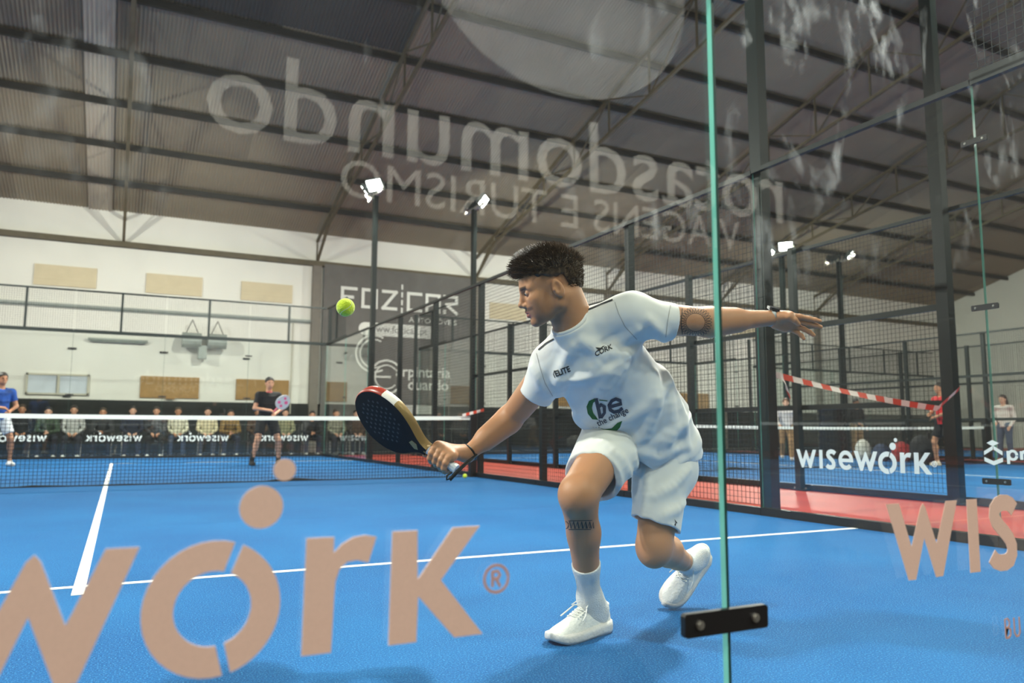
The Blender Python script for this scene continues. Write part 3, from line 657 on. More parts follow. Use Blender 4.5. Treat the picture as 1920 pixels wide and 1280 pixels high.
def mesh_sdf(f, lo, hi, h, B=8, newton=2):
    lo = np.asarray(lo, float); nb = np.ceil((np.asarray(hi, float)-lo)/(h*B)).astype(int); n = nb*B
    ci = np.stack(np.meshgrid(*[np.arange(k) for k in nb], indexing='ij'), -1).reshape(-1, 3)
    cv = f(lo+(ci*B+(B-1)/2)*h)
    V = np.repeat(np.repeat(np.repeat(cv.reshape(nb), B, 0), B, 1), B, 2).astype(np.float32)
    act = ci[np.abs(cv) < h*B*1.15]
    loc = np.stack(np.meshgrid(*[np.arange(B)]*3, indexing='ij'), -1).reshape(-1, 3)
    for s in range(0, len(act), 400):
        idx = (act[s:s+400, None, :]*B+loc[None]).reshape(-1, 3)
        V[idx[:, 0], idx[:, 1], idx[:, 2]] = f(lo+idx*h)
    I = V < 0
    c = np.zeros(np.array(V.shape)-1, np.int8)
    for dx in (0, 1):
        for dy in (0, 1):
            for dz in (0, 1): c += I[dx:c.shape[0]+dx, dy:c.shape[1]+dy, dz:c.shape[2]+dz]
    cells = np.argwhere((c > 0) & (c < 8))
    idm = np.full(c.shape, -1, np.int32); idm[cells[:, 0], cells[:, 1], cells[:, 2]] = np.arange(len(cells))
    acc = np.zeros((len(cells), 3)); cnt = np.zeros(len(cells))
    cor = [(0, 0, 0), (1, 0, 0), (0, 1, 0), (1, 1, 0), (0, 0, 1), (1, 0, 1), (0, 1, 1), (1, 1, 1)]
    vals = [V[cells[:, 0]+a, cells[:, 1]+b, cells[:, 2]+d].astype(float) for a, b, d in cor]
    for i in range(8):
        for j in range(i+1, 8):
            e = np.abs(np.array(cor[i])-np.array(cor[j]))
            if e.sum() != 1: continue
            k = (vals[i] < 0) != (vals[j] < 0); t = np.zeros(len(cells)); t[k] = vals[i][k]/(vals[i][k]-vals[j][k])
            P = np.array(cor[i])[None]+t[:, None]*(np.array(cor[j])-np.array(cor[i]))[None]
            acc[k] += P[k]; cnt[k] += 1
    v = lo+(cells+acc/cnt[:, None])*h
    quads = []
    for ax in range(3):
        o1, o2 = [q for q in range(3) if q != ax]
        sl0 = [slice(None)]*3; sl1 = [slice(None)]*3; sl0[ax] = slice(0, -1); sl1[ax] = slice(1, None)
        a, b = I[tuple(sl0)], I[tuple(sl1)]; e = np.argwhere(a != b)
        e = e[(e[:, o1] > 0) & (e[:, o2] > 0) & (e[:, o1] < V.shape[o1]-1) & (e[:, o2] < V.shape[o2]-1)]
        fl = a[e[:, 0], e[:, 1], e[:, 2]]
        def cid(d1, d2):
            q = e.copy(); q[:, o1] -= d1; q[:, o2] -= d2; return idm[q[:, 0], q[:, 1], q[:, 2]]
        Q = np.stack([cid(1, 1), cid(0, 1), cid(0, 0), cid(1, 0)], 1)
        flip = fl if ax != 1 else ~fl
        Q[~flip] = Q[~flip][:, ::-1]; quads.append(Q)
    Q = np.concatenate(quads)
    for _ in range(newton):
        d = f(v); e = h*.5; g = np.stack([f(v+np.eye(3)[i]*e)-f(v-np.eye(3)[i]*e) for i in range(3)], 1)/(2*e)
        st = d[:, None]*g/np.maximum((g*g).sum(1), .25)[:, None]
        ln = np.linalg.norm(st, axis=1); st *= np.minimum(1, h*.7/np.maximum(ln, 1e-9))[:, None]; v = v-st
    return v, Q
def np_mesh(name, v, q, m=None):
    me = bpy.data.meshes.new(name); me.vertices.add(len(v)); me.vertices.foreach_set('co', np.asarray(v, np.float32).ravel())
    q = np.asarray(q); k = q.shape[1]; me.loops.add(q.size); me.loops.foreach_set('vertex_index', q.astype(np.int32).ravel())
    me.polygons.add(len(q)); me.polygons.foreach_set('loop_start', np.arange(0, q.size, k, dtype=np.int32))
    me.polygons.foreach_set('use_smooth', np.ones(len(q), bool)); me.update(calc_edges=True); me.validate()
    if m is not None: me.materials.append(m)
    return me
def color_attr(me, cols, name='tone'):
    a = me.color_attributes.new(name, 'FLOAT_COLOR', 'POINT'); a.data.foreach_set('color', np.concatenate([cols, np.ones((len(cols), 1))], 1).astype(np.float32).ravel())
def frame(x, hint):
    """columns: x axis, y axis near hint, z"""
    x = unit(x); y = unit(np.asarray(hint)-x*np.dot(hint, x)); return np.stack([x, y, np.cross(x, y)], 1)
def noise3(p, s, seed=0):
    rs = np.random.RandomState(seed); out = 0
    for i in range(6):
        k = unit(rs.randn(3)); ph = rs.rand()*6.28; out = out+np.sin(p@k*s*(.7+.6*rs.rand())+ph+1.3*np.sin(p@unit(rs.randn(3))*s*.7+ph))
    return out/6

# ------------------------------------------------------------------ person materials
def skin_mat(name, attr=True, col=(.5, .3, .2)):
    m = mat(name, tuple(col)+(1,), .48, attr='tone' if attr else None, bump=.12, bscale=350, spec=.4)
    b = m.node_tree.nodes['Principled BSDF']; b.inputs['Subsurface Weight'].default_value = .12; b.inputs['Subsurface Radius'].default_value = (.02, .008, .004); b.inputs['Subsurface Scale'].default_value = .5
    return m
SK = skin_mat('skin_player'); SKIN = np.array(srgb(188, 134, 98)[:3])
M['fabric'] = mat('white_jersey', srgb(232, 230, 228), .85, bump=.10, bscale=700, sheen=.15)
M['fabric2'] = mat('white_shorts', srgb(228, 226, 222), .85, bump=.12, bscale=500, sheen=.15)
M['piping'] = mat('dark_piping', srgb(36, 38, 42), .7)
M['sock'] = mat('white_sock', srgb(230, 228, 226), .9, bump=.5, bscale=260)
M['shoe'] = mat('white_shoe', srgb(226, 225, 222), .6, bump=.35, bscale=120)
M['sole'] = mat('shoe_sole', srgb(214, 210, 208), .6, bump=.3, bscale=90)
M['lace'] = mat('shoe_lace', srgb(236, 235, 230), .8)
M['hair'] = mat('dark_hair', srgb(70, 52, 34), .5, var=.35, scale=120, spec=.4)
M['ink'] = mat('tattoo_ink', srgb(64, 56, 52), .6)
M['eye'] = mat('eye_white', srgb(150, 138, 128), .3); M['iris'] = mat('eye_iris', srgb(30, 22, 18), .15)
M['navy'] = mat('print_navy', srgb(58, 66, 84), .8); M['green'] = mat('print_green', srgb(14, 96, 44), .8)
M['watch'] = mat('watch_steel', srgb(60, 62, 66), .25, .7); M['strap'] = mat('watch_strap', srgb(168, 170, 172), .5, .3)

# ------------------------------------------------------------------ the player's joints (pixel + distance along the view axis)
J = dict(pel=at(1208, 812, 2.87), rh=at(1160, 806, 2.84), lh=at(1252, 806, 2.88), rk=at(1083, 928, 2.50), ra=at(1106, 1122, 2.70), lk=at(1226, 1028, 2.75), la=at(1290, 1056, 3.12),
         rs=at(1034, 688, 2.68), ls=at(1186, 592, 2.57), re=at(958, 784, 2.83), rw=at(876, 851, 2.73), le=at(1330, 603, 2.62), lw=at(1448, 596, 2.76),
         nb=at(1078, 612, 2.60), hd=at(1036, 543, 2.55), ch=at(1112, 660, 2.64), mid=at(1160, 740, 2.76))
HPH = math.radians(15)
HF = unit(-CR*math.cos(HPH)-CU*math.sin(HPH)-CF*.10); HU0 = CU*math.cos(HPH)-CR*math.sin(HPH); HU = unit(HU0-HF*np.dot(HU0, HF)); HL = np.cross(HU, HF)
HM = np.stack([HF, HL, HU], 1)                    # head axes: forward, left, up
def hl(p): return (p-J['hd'])@HM
def hp(x, y, z): return J['hd']+HM@np.array([x, y, z])
def head_sdf(p):
    q = hl(p); s = q.copy(); s[:, 1] = np.abs(s[:, 1])
    d = sd_ell(q, (-.002, 0, .044), (.098, .076, .080))
    d = smin(d, sd_ell(q, (.040, 0, .030), (.062, .064, .066)), .02)
    d = smin(d, sd_ell(q, (.050, 0, -.030), (.046, .052, .066)), .03)
    d = smin(d, sd_cone(s, (.000, .050, -.050), (.076, .016, -.088), .017, .015), .028)
    d = smin(d, sd_cone(s, (-.002, .054, -.015), (.000, .050, -.052), .018, .016), .02)
    d = smin(d, sd_ell(q, (.082, 0, -.089), (.014, .020, .014)), .014)
    d = smin(d, sd_ell(s, (.064, .042, -.016), (.025, .018, .018)), .025)
    d = smin(d, sd_ell(s, (.052, .034, -.046), (.034, .022, .032)), .025)
    d = smin(d, sd_cone(s, (.092, .008, .024), (.076, .046, .023), .011, .010), .014)
    d = smin(d, sd_ell(q, (.080, 0, -.044), (.022, .028, .024)), .018)
    d = smax(d, -sd_ell(s, (.097, .033, .007), (.016, .017, .011)), .012)
    d = smin(d, sd_cone(q, (.095, 0, .020), (.112, 0, -.021), .0075, .0095), .010)
    d = smin(d, sd_ell(q, (.113, 0, -.024), (.0105, .010, .009)), .006)
    d = smin(d, sd_ell(s, (.101, .0125, -.029), (.0105, .0065, .0075)), .006)
    d = smax(d, -sd_ell(s, (.108, .0055, -.0345), (.005, .003, .004)), .003)
    d = smin(d, sd_ell(s, (.083, .031, .008), (.0125, .0155, .0115)), .004)      # lids
    d = smax(d, -sd_ell(s, (.097, .031, .0055), (.004, .013, .0032)), .003)
    d = smin(d, sd_cone(s, (.1015, .0, -.0495), (.086, .022, -.0555), .0062, .004), .006)
    d = smin(d, sd_cone(s, (.0985, .0, -.0635), (.086, .020, -.0585), .0068, .004), .006)
    d = smax(d, -sd_cone(s, (.1075, .0, -.0565), (.090, .024, -.0565), .0017, .0012), .003)
    # ear
    e = sd_ell(s, (-.005, .079, -.004), (.0185, .0085, .031), np.array([[math.cos(.2), 0, math.sin(.2)], [0, 1, 0], [-math.sin(.2), 0, math.cos(.2)]]))
    e = smax(e, -sd_ell(s, (-.002, .089, .001), (.0105, .0085, .019)), .003)
    e = smin(e, sd_ell(s, (.009, .083, -.005), (.004, .005, .006)), .004)
    return smin(d, e, .006)
def arm_sdf(p):
    d = sd_cone(p, J['rs'], J['re'], .056, .043)
    ax = unit(J['re']-J['rs']); d = smin(d, sd_cone(p, J['rs']+ax*.08-CF*.014, J['re']-ax*.05-CF*.010, .042, .034), .03)
    fx = unit(J['rw']-J['re']); d = smin(d, sd_cone(p, J['re'], J['rw'], .041, .0265), .02)
    d = smin(d, sd_cone(p, J['re']+fx*.02+CU*.012, J['re']+fx*.12+CU*.008, .036, .030), .03)
    d = smin(d, sd_cone(p, J['re']+fx*.02-CU*.008-CF*.008, J['re']+fx*.13-CU*.004, .036, .028), .03)
    d2 = sd_cone(p, J['ls'], J['le'], .054, .044)
    bx = unit(J['le']-J['ls']); d2 = smin(d2, sd_cone(p, J['ls']+bx*.10-CU*.012, J['le']-bx*.06-CU*.006, .043, .036), .03)
    gx = unit(J['lw']-J['le']); d2 = smin(d2, sd_cone(p, J['le'], J['lw'], .042, .027), .02)
    d2 = smin(d2, sd_cone(p, J['le']+gx*.0-CU*.010, J['le']+gx*.13-CU*.006, .038, .030), .03)
    d2 = smin(d2, sd_cone(p, J['le']-gx*.01+CU*.006, J['le']+gx*.11+CU*.006, .037, .030), .03)
    return np.minimum(d, d2)
def leg_sdf(p):
    out = None
    for h, k, a, sgn in (('rh', 'rk', 'ra', 0), ('lh', 'lk', 'la', 1)):
        H, K, A = J[h], J[k], J[a]; tx = unit(K-H); sx = unit(A-K)
        back = unit(-(tx-sx*np.dot(tx, sx)))          # towards the calf side
        d = sd_cone(p, H, K-tx*.02, .080, .058)
        d = smin(d, sd_cone(p, H+tx*.16-back*.006, K-tx*.05-back*.010, .068, .056), .03)
        d = smin(d, sd_ell(p, K-back*.008, (.056, .054, .060)), .03)
        d = smin(d, sd_cone(p, K, A, .050, .034), .03)
        d = smin(d, sd_cone(p, K+sx*.07+back*.016, K+sx*.17+back*.020, .047, .045), .04)
        d = smin(d, sd_cone(p, K+sx*.17+back*.018, K+sx*.30+back*.004, .042, .030), .04)
        out = d if out is None else smin(out, d, .02)
    return out
TW = unit(J['ls']-J['rs'])                         # across the shoulders
def torso_sdf(p):
    d = sd_tube(p, [J['pel'], J['mid'], J['ch']], TW, [.14, .135, .135], [.095, .095, .09])
    d = smin(d, sd_cone(p, J['rh'], J['lh'], .082, .080), .05)
    for s in ('rs', 'ls'): d = smin(d, sd_cone(p, J['nb']-CU*.045, J[s], .036, .046), .04)
    return d
NECKTOP = None
def neck_sdf(p):
    a = J['nb']-CU*.03; b = hp(-.022, 0, -.030)
    d = sd_cone(p, a, b, .064, .056)
    d = smin(d, sd_cone(p, hp(-.018, .045, -.03), J['nb']-CU*.03-CR*.015, .020, .017), .03)
    d = smin(d, sd_cone(p, hp(-.050, 0, .005), J['nb']+CR*.022+CU*.0, .036, .044), .04)
    return d
# hands ------------------------------------------------------------
LHX = unit(CR*.97-CU*.22+CF*.05); LHM = frame(LHX, -CF*.62+CU*.78)     # x fingers, y thumb side (to the camera), z back of the hand
if np.dot(LHM[:, 2], CU) < 0: LHM[:, 2] *= -1
def lhp(x, y, z): return J['lw']+LHM@np.array([x, y, z])
def chain(p, pts, rs, k=.006, d=None):
    for i in range(len(pts)-1):
        c = sd_cone(p, pts[i], pts[i+1], rs[i], rs[i+1]); d = c if d is None else smin(d, c, k)
    return d
LF = []
for y, x0, ln, curl, dz in ((.030, .088, .072, .10, .002), (.010, .092, .080, .14, .002), (-.010, .088, .074, .30, .000), (-.028, .080, .058, .52, -.003)):
    pts = [(x0-.03, y*.92, dz)]; a = curl*.45; x, z = x0, dz; pts.append((x, y, z)); yy = y
    for i, f in enumerate((.46, .30, .24)):
        x += ln*f*math.cos(a); z -= ln*f*math.sin(a); yy += .002*(1 if y > 0 else -1); pts.append((x, yy, z)); a += curl*.8
    LF.append(pts)
LTH = [(.020, .020, -.010), (.042, .034, -.020), (.064, .030, -.027), (.082, .020, -.030)]
def lhand_sdf(p):
    q = (p-J['lw'])@LHM
    d = sd_cone(q, (-.04, 0, 0), (.006, 0, 0), .027, .025)
    d = smin(d, sd_ell(q, (.048, .002, -.002), (.050, .040, .0165)), .018)
    d = smin(d, sd_cone(q, (.02, .016, -.006), (.05, .034, -.012), .018, .013), .016)
    d = smin(d, sd_cone(q, (.02, -.020, -.006), (.06, -.026, -.006), .015, .012), .016)
    for pts, r in zip(LF, (.0088, .0092, .0088, .0078)): d = smin(d, chain(q, pts, [r*1.15, r*1.1, r, r*.93, r*.8], .005), .005)
    return smin(d, chain(q, LTH, [.014, .0115, .0105, .0085], .006), .007)
# racket axis: butt -> tip
RB, RT = at(853, 878, 2.66), at(683, 757, 2.80)
RA = unit(RT-RB); RLEN = .455; 
perp = unit(CR*.56+CU*.83); perp = unit(perp-RA*np.dot(perp, RA)); nrm0 = np.cross(RA, perp)
tow = unit(-CF-RA*np.dot(-CF, RA)); RWD = unit(perp*math.cos(math.radians(45))+tow*math.sin(math.radians(45))); RWD = unit(RWD-RA*np.dot(RWD, RA)); RN = np.cross(RA, RWD)
if np.dot(RN, -CF) < 0: RN = -RN                  # the face that looks at the camera
GA = RB+RA*.012                                    # grip: fingers sit from here up the handle
HIN = unit((J['rw']-GA)-RA*np.dot(J['rw']-GA, RA)) # from the handle towards the wrist
HSD = np.cross(RA, HIN)
if np.dot(HSD, -CF) < 0: HSD = -HSD                # towards the camera
def gp(s, ang, r): return RB+RA*s+r*(HIN*math.cos(ang)+HSD*math.sin(ang))
def rhand_sdf(p):
    d = sd_cone(p, J['rw']+unit(J['re']-J['rw'])*.04, J['rw'], .028, .0262)
    # the back of the hand crosses the handle on the camera side, the fingers close round the far side
    k0, k1 = gp(.030, 1.15, .031), gp(.092, 1.15, .031)
    d = smin(d, sd_cone(p, J['rw'], gp(.050, .62, .033), .0265, .021), .02); d = smin(d, sd_cone(p, J['rw']+RA*.012, gp(.082, .62, .033), .022, .019), .02)
    d = smin(d, sd_cone(p, gp(.040, .6, .031), k0, .019, .0155), .02); d = smin(d, sd_cone(p, gp(.080, .6, .031), k1, .019, .0155), .02); d = smin(d, sd_cone(p, k0, k1, .0155, .0155), .015)
    for i, s in enumerate((.096, .074, .053, .034)):
        pts = [gp(s, 1.15, .030)]+[gp(s-.003*j, a, .0272) for j, a in enumerate((1.75, 2.45, 3.2, 4.0, 4.75, 5.4))]
        d = smin(d, chain(p, pts, [.0130, .0125, .0108, .0100, .0096, .0090, .0078], .005), .005)
    th = [gp(.062, .2, .034), gp(.088, -.35, .032), gp(.110, -1.0, .028), gp(.124, -1.8, .0265)]
    return smin(d, chain(p, th, [.017, .0135, .0115, .0088], .006), .008)
def body_sdf(p):
    d = smin(torso_sdf(p), leg_sdf(p), .03); d = smin(d, arm_sdf(p), .02)
    d = smin(d, smin(neck_sdf(p), head_sdf(p), .014), .02)
    return smin(smin(d, lhand_sdf(p), .006), rhand_sdf(p), .006)
player = thing('person', 'player in a white sports shirt and white shorts lunging to hit a ball', 'person', tuple(on_floor(1130, 1180)))
PM = player.matrix_world.copy(); PO = np.array(on_floor(1130, 1180)); 
def put(name, me, m=None, parent=None, smooth=True):
    """parts are modelled in world coordinates and hang under the player's Empty"""
    o = mesh_obj(name, me, m, parent or player, smooth); o.location = tuple(-PO) if parent is None else (0, 0, 0); return o
def region(f, pts, pad, h, clip=None):
    P = np.array(pts); g = f if clip is None else (lambda p: np.maximum(f(p), clip(p)))
    return mesh_sdf(g, P.min(0)-pad, P.max(0)+pad, h)
pieces = []
# head and neck down to inside the collar
ncut = J['nb']-CU*.028; nax = unit(hp(-.03, 0, -.03)-J['nb'])
def hd_only(p): return smin(neck_sdf(p), head_sdf(p), .014)
pieces.append(region(hd_only, [J['hd'], J['nb']], .155, .0029, lambda p: -((p-ncut)@nax)))
def lh_only(p): return lhand_sdf(p)
pieces.append(region(lh_only, [J['lw'], lhp(.17, 0, 0)], .06, .0024, lambda p: -((p-J['lw'])@LHM[:, 0]+.012)))
wdir = unit(J['rw']-J['re'])
pieces.append(region(rhand_sdf, [J['rw'], RB, RB+RA*.13], .06, .0024, lambda p: -((p-J['rw'])@wdir+.012)))
def rest(p):
    d = smin(smin(torso_sdf(p), leg_sdf(p), .03), arm_sdf(p), .02)
    return d
limits = [J[k] for k in ('rh', 'lh', 'rk', 'ra', 'lk', 'la', 'rs', 'ls', 're', 'rw', 'le', 'lw')]
pieces.append(region(rest, limits, .12, .0062))
v = np.concatenate([q[0] for q in pieces]); off = np.cumsum([0]+[len(q[0]) for q in pieces]); q = np.concatenate([pc[1]+o for pc, o in zip(pieces, off)])
me = np_mesh('body', v, q, SK)
tone = np.tile(SKIN, (len(v), 1)); L_ = hl(v)
nz = noise3(v, 60, 3)[:, None]; tone *= 1+.05*nz
hm = (np.linalg.norm(L_, axis=1) < .17)
beard = hm & (L_[:, 2] < -.030) & (L_[:, 0] > -.02) & (L_[:, 0] > .045-.9*(L_[:, 2]+.11)*0-.06)
def sm(x, a, b): t = np.clip((x-a)/(b-a), 0, 1); return t*t*(3-2*t)
bw = hm*sm(-L_[:, 2], .028, .06)*sm(L_[:, 0], -.02, .02)*sm(L_[:, 2], -.125, -.10)*.30
mu = hm*sm(L_[:, 0], .080, .092)*sm(-L_[:, 2], .034, .040)*(1-sm(-L_[:, 2], .046, .052))*.85
lip = hm*sm(L_[:, 0], .086, .094)*sm(-L_[:, 2], .047, .051)*(1-sm(-L_[:, 2], .067, .071))*(np.abs(L_[:, 1]) < .022)
brow = hm*sm(L_[:, 0], .070, .078)*sm(L_[:, 2], .019, .023)*(1-sm(L_[:, 2], .030, .034))*sm(np.abs(L_[:, 1]), .007, .012)*(1-sm(np.abs(L_[:, 1]), .044, .050))
fade = hm*np.maximum(sm(L_[:, 2], .012, .05)*(1-sm(L_[:, 0], .030, .055)), sm(L_[:, 2], .048, .072)*.8)*.75*(1-.9*((np.abs(L_[:, 1]) > .066) & (L_[:, 2] < .03) & (np.abs(L_[:, 0]) < .024)))
dk = np.array(srgb(52, 38, 30)[:3])
tone = tone*(1-bw[:, None])+np.array(srgb(110, 78, 60)[:3])*bw[:, None]
tone = tone*(1-.75*lip[:, None])+np.array(srgb(176, 100, 88)[:3])*.75*lip[:, None]
for wgt in (mu*.8, brow*.9, fade): tone = tone*(1-wgt[:, None])+dk*wgt[:, None]
color_attr(me, np.clip(tone, 0, 1))
body = put('body', me)
for s in (1, -1):
    mb = MB(); c = hp(.0885, .031*s, .0060)
    vv, qq = mesh_sdf(lambda p: sd_ell(p, c, (.0085, .0085, .0085)), c-.02, c+.02, .0025); put('eyeball', np_mesh('eyeball', vv, qq, M['eye']))
    c2 = hp(.0945, .0305*s, .0050); vv, qq = mesh_sdf(lambda p: sd_ell(p, c2, (.0042, .0042, .0042)), c2-.012, c2+.012, .0015); put('iris', np_mesh('iris', vv, qq, M['iris']))
# hair: a swept cap plus loose strands
def hair_sdf(p):
    q = hl(p); y = np.abs(q[:, 1])
    d = sd_ell(q, (-.004, 0, .052), (.102, .083, .090))
    d = smin(d, sd_ell(q, (.050, 0, .096), (.048, .058, .036)), .03)
    d = smin(d, sd_ell(q, (.080, 0, .083), (.026, .044, .017)), .02)
    d = smin(d, sd_cone(q, (-.076, 0, .055), (-.078, 0, -.004), .034, .022), .03)
    low = np.interp(q[:, 0], [-.09, -.06, -.052, -.034, 0, .05, .095, .13], [-.022, -.022, -.012, .036, .036, .050, .068, .074])
    d = smax(d, low-q[:, 2], .012)
    return d+.0028*np.sin(q[:, 0]*230+6*np.sin(q[:, 1]*70))*.6+.0022*noise3(q, 260, 5)
vv, qq = mesh_sdf(hair_sdf, J['hd']-.19, J['hd']+.19, .0034, newton=1)
hair = put('hair', np_mesh('hair', vv, qq, M['hair']))
rs = np.random.RandomState(8); mb = MB(); lv = hl(vv)
pick = rs.choice(np.where((lv[:, 2] > .058) | ((lv[:, 0] < -.045) & (lv[:, 2] > -.01)))[0], 5200)
for i in pick:
    b = lv[i]; g = unit(b-np.array([-.02, 0, .03])); dr = unit(g+np.array([.45+.4*rs.randn(), .35*rs.randn(), .15+.35*rs.randn()]))
    ln = .010+.016*rs.rand()+.004*sm(b[0], .03, .09); ln *= .35+.65*float(b[2] > .06); a = hp(*(b-g*.004)); c = hp(*(b+dr*ln*.6)); e = hp(*(b+dr*ln+np.array([.002, 0, -.001])*rs.rand()))
    mb.tube([a, c, e], [.0012, .0009, .0002], 3)
o = put('hair_strand', mb.mesh('hair_strand', (M['hair'],)), None, None, False); o.parent = hair; o.location = (0, 0, 0); o['kind'] = 'stuff'
# ------------------------------------------------------------------ shirt
def surf_z(f, u, v, z0=2.25, z1=3.3):
    zs = np.arange(z0, z1, .004); P = CAM+zs[:, None]*ray(u, v)[None]; d = f(P); k = np.where(d < 0)[0]
    return zs[k[0]] if len(k) else None
H0, WH = at(1216, 850, 2.88), unit(CR*.98-CU*.16+CF*.10)
NKA, NKB = at(1071, 606, 2.585), at(1052, 566, 2.56); nkx = unit(NKB-NKA)
SLR, SLL = at(1004, 741, 2.735), at(1262, 603, 2.595)
def vtube(p, pts, Ws, A, B):
    """elliptic tube whose width direction turns along its length"""
    best = None
    for i in range(len(pts)-1):
        a, b = pts[i], pts[i+1]; ax = unit(b-a); L = np.linalg.norm(b-a); q = p-a; t = q@ax; h = np.clip(t/L, 0, 1)
        w_ = Ws[i][None]*(1-h)[:, None]+Ws[i+1][None]*h[:, None]; w_ = w_-(w_@ax)[:, None]*ax; w_ /= np.linalg.norm(w_, axis=1)[:, None]; d_ = np.cross(ax[None], w_)
        aa = A[i]+(A[i+1]-A[i])*h; bb = B[i]+(B[i+1]-B[i])*h
        u, v = (q*w_).sum(1)/aa, (q*d_).sum(1)/bb; k0 = np.sqrt(u*u+v*v); k1 = np.sqrt((u/aa)**2+(v/bb)**2); s = k0*(k0-1)/np.maximum(k1, 1e-9)
        out = np.maximum(-t, t-L); s = np.where(out > 0, np.where(s > 0, np.sqrt(np.maximum(s, 0)**2+out**2), out), s)
        best = s if best is None else smin(best, s, .05)
    return best
HB = H0-unit(J['mid']-H0)*.07
def cutcone(p, a, b, ra, rb, over=.03):
    ax = unit(b-a); return smax(sd_cone(p, a, b+ax*over, ra, rb), (p-b)@ax, .003)
def shirt_core(p):
    d = vtube(p, [HB, H0, at(1200, 800, 2.84), at(1162, 742, 2.76), at(1112, 664, 2.65), at(1096, 626, 2.61)], [WH, WH, unit(TW*.25+WH*.75), unit(TW*.6+WH*.4), TW, TW], [.186, .186, .190, .178, .155, .10], [.138, .136, .136, .132, .122, .08])
    d = smin(d, cutcone(p, J['rs']+TW*.005, SLR, .074, .058), .045)
    d = smin(d, cutcone(p, J['ls']-TW*.005, SLL, .070, .061), .05)
    d = smin(d, sd_cone(p, J['nb']-CU*.012, J['rs']+CU*.018, .056, .056), .05)
    d = smin(d, sd_cone(p, J['nb']-CU*.004+CR*.01, J['ls']+CU*.016, .059, .059), .05)
    return smin(d, smax(sd_cone(p, NKA-nkx*.06, NKA+nkx*.03, .078, .070), (p-NKA)@nkx+.004, .004), .02)
FOLDS = [([(1168, 690), (1130, 735), (1100, 790)], .010), ([(1228, 700), (1232, 760), (1208, 815), (1168, 838)], .012), ([(1222, 652), (1256, 715), (1280, 780), (1288, 838)], .007),
         ([(1074, 650), (1050, 700), (1046, 738)], .009), ([(1196, 618), (1150, 650), (1112, 690)], .009), ([(1092, 640), (1120, 660), (1170, 664)], .007), ([(1130, 812), (1180, 842), (1236, 858)], .010),
         ([(1256, 740), (1262, 800), (1246, 852)], .010), ([(1140, 700), (1108, 742), (1080, 780)], .008), ([(1284, 836), (1248, 850), (1216, 866)], .008), ([(1216, 600), (1240, 625), (1246, 640)], .008), ([(1000, 690), (1014, 715), (1030, 740)], .007)]
fold3 = []
for px, r in FOLDS:
    pts = []
    for i in range(len(px)-1):
        for t in np.linspace(0, 1, 5)[:-1] if i < len(px)-2 else np.linspace(0, 1, 5):
            u, v = np.array(px[i])*(1-t)+np.array(px[i+1])*t; z = surf_z(shirt_core, u, v)
            if z: pts.append(at(u, v, z+.001))
    if len(pts) > 2: fold3.append((pts, [1.25*r*math.sin(math.pi*(i+.6)/(len(pts)+.2))**.5 for i in range(len(pts))]))
hemN = unit(J['mid']-H0+CF*.02); armR, armL = unit(J['re']-J['rs']), unit(SLL-J['ls'])
hemC = at(1214, 862, 2.87); hemN = unit(at(1190, 790, 2.87)-hemC+CR*.012)
NKA, NKB = at(1071, 606, 2.585), at(1052, 566, 2.56); nkx = unit(NKB-NKA)
def shirt_sdf(p):
    core = shirt_core(p); d = core
    for pts, r in fold3: d = smin(d, chain(p, pts, r, .004), .032)
    d = d+.0022*noise3(p, 34, 11)+.0010*noise3(p, 90, 12)
    u = (p-hemC)@CR; q = (p-hemC)@CU-np.interp(u, [-.22, -.185, -.07, 0, .08, .18, .24], [.12, .098, .030, -.018, -.008, .008, .01])
    d = smax(d, -q, .004)
    d = smax(d, -np.maximum(core+.007, q-.04), .003)                    # hollow at the hem
    d = smax(d, -sd_cone(p, SLR-armR*.05, SLR+armR*.05, .046, .056), .003)
    return smax(d, -sd_cone(p, SLL-armL*.05, SLL+armL*.05, .048, .058), .003)
vv, qq = mesh_sdf(shirt_sdf, np.min([HB, SLR, SLL, J['ch'], H0], 0)-.25, np.max([HB, SLR, SLL, J['ch'], H0], 0)+.25, .0052)
shirt = put('shirt', np_mesh('shirt', vv, qq, M['fabric']))
# ribbed collar laid on the edge of the neck opening
cf = frame(nkx, TW); cpts = []
for i in range(36):
    a = 2*math.pi*i/36; dr = cf[:, 1]*math.cos(a)+cf[:, 2]*math.sin(a)
    best = -.03
    for s in np.arange(.07, -.045, -.002):
        if shirt_sdf((NKA+nkx*s+dr*.064)[None])[0] < 0: best = s; break
    cpts.append(NKA+nkx*best+dr*.0650)
cp = np.array(cpts)
for _ in range(3): cp = (np.roll(cp, 1, 0)+cp*2+np.roll(cp, -1, 0))/4
mb = MB(); mb.tube(cp, .0075, 8, closed=True); o = put('collar', mb.mesh('collar', (M['fabric'],))); o.parent = shirt; o.location = (0, 0, 0)
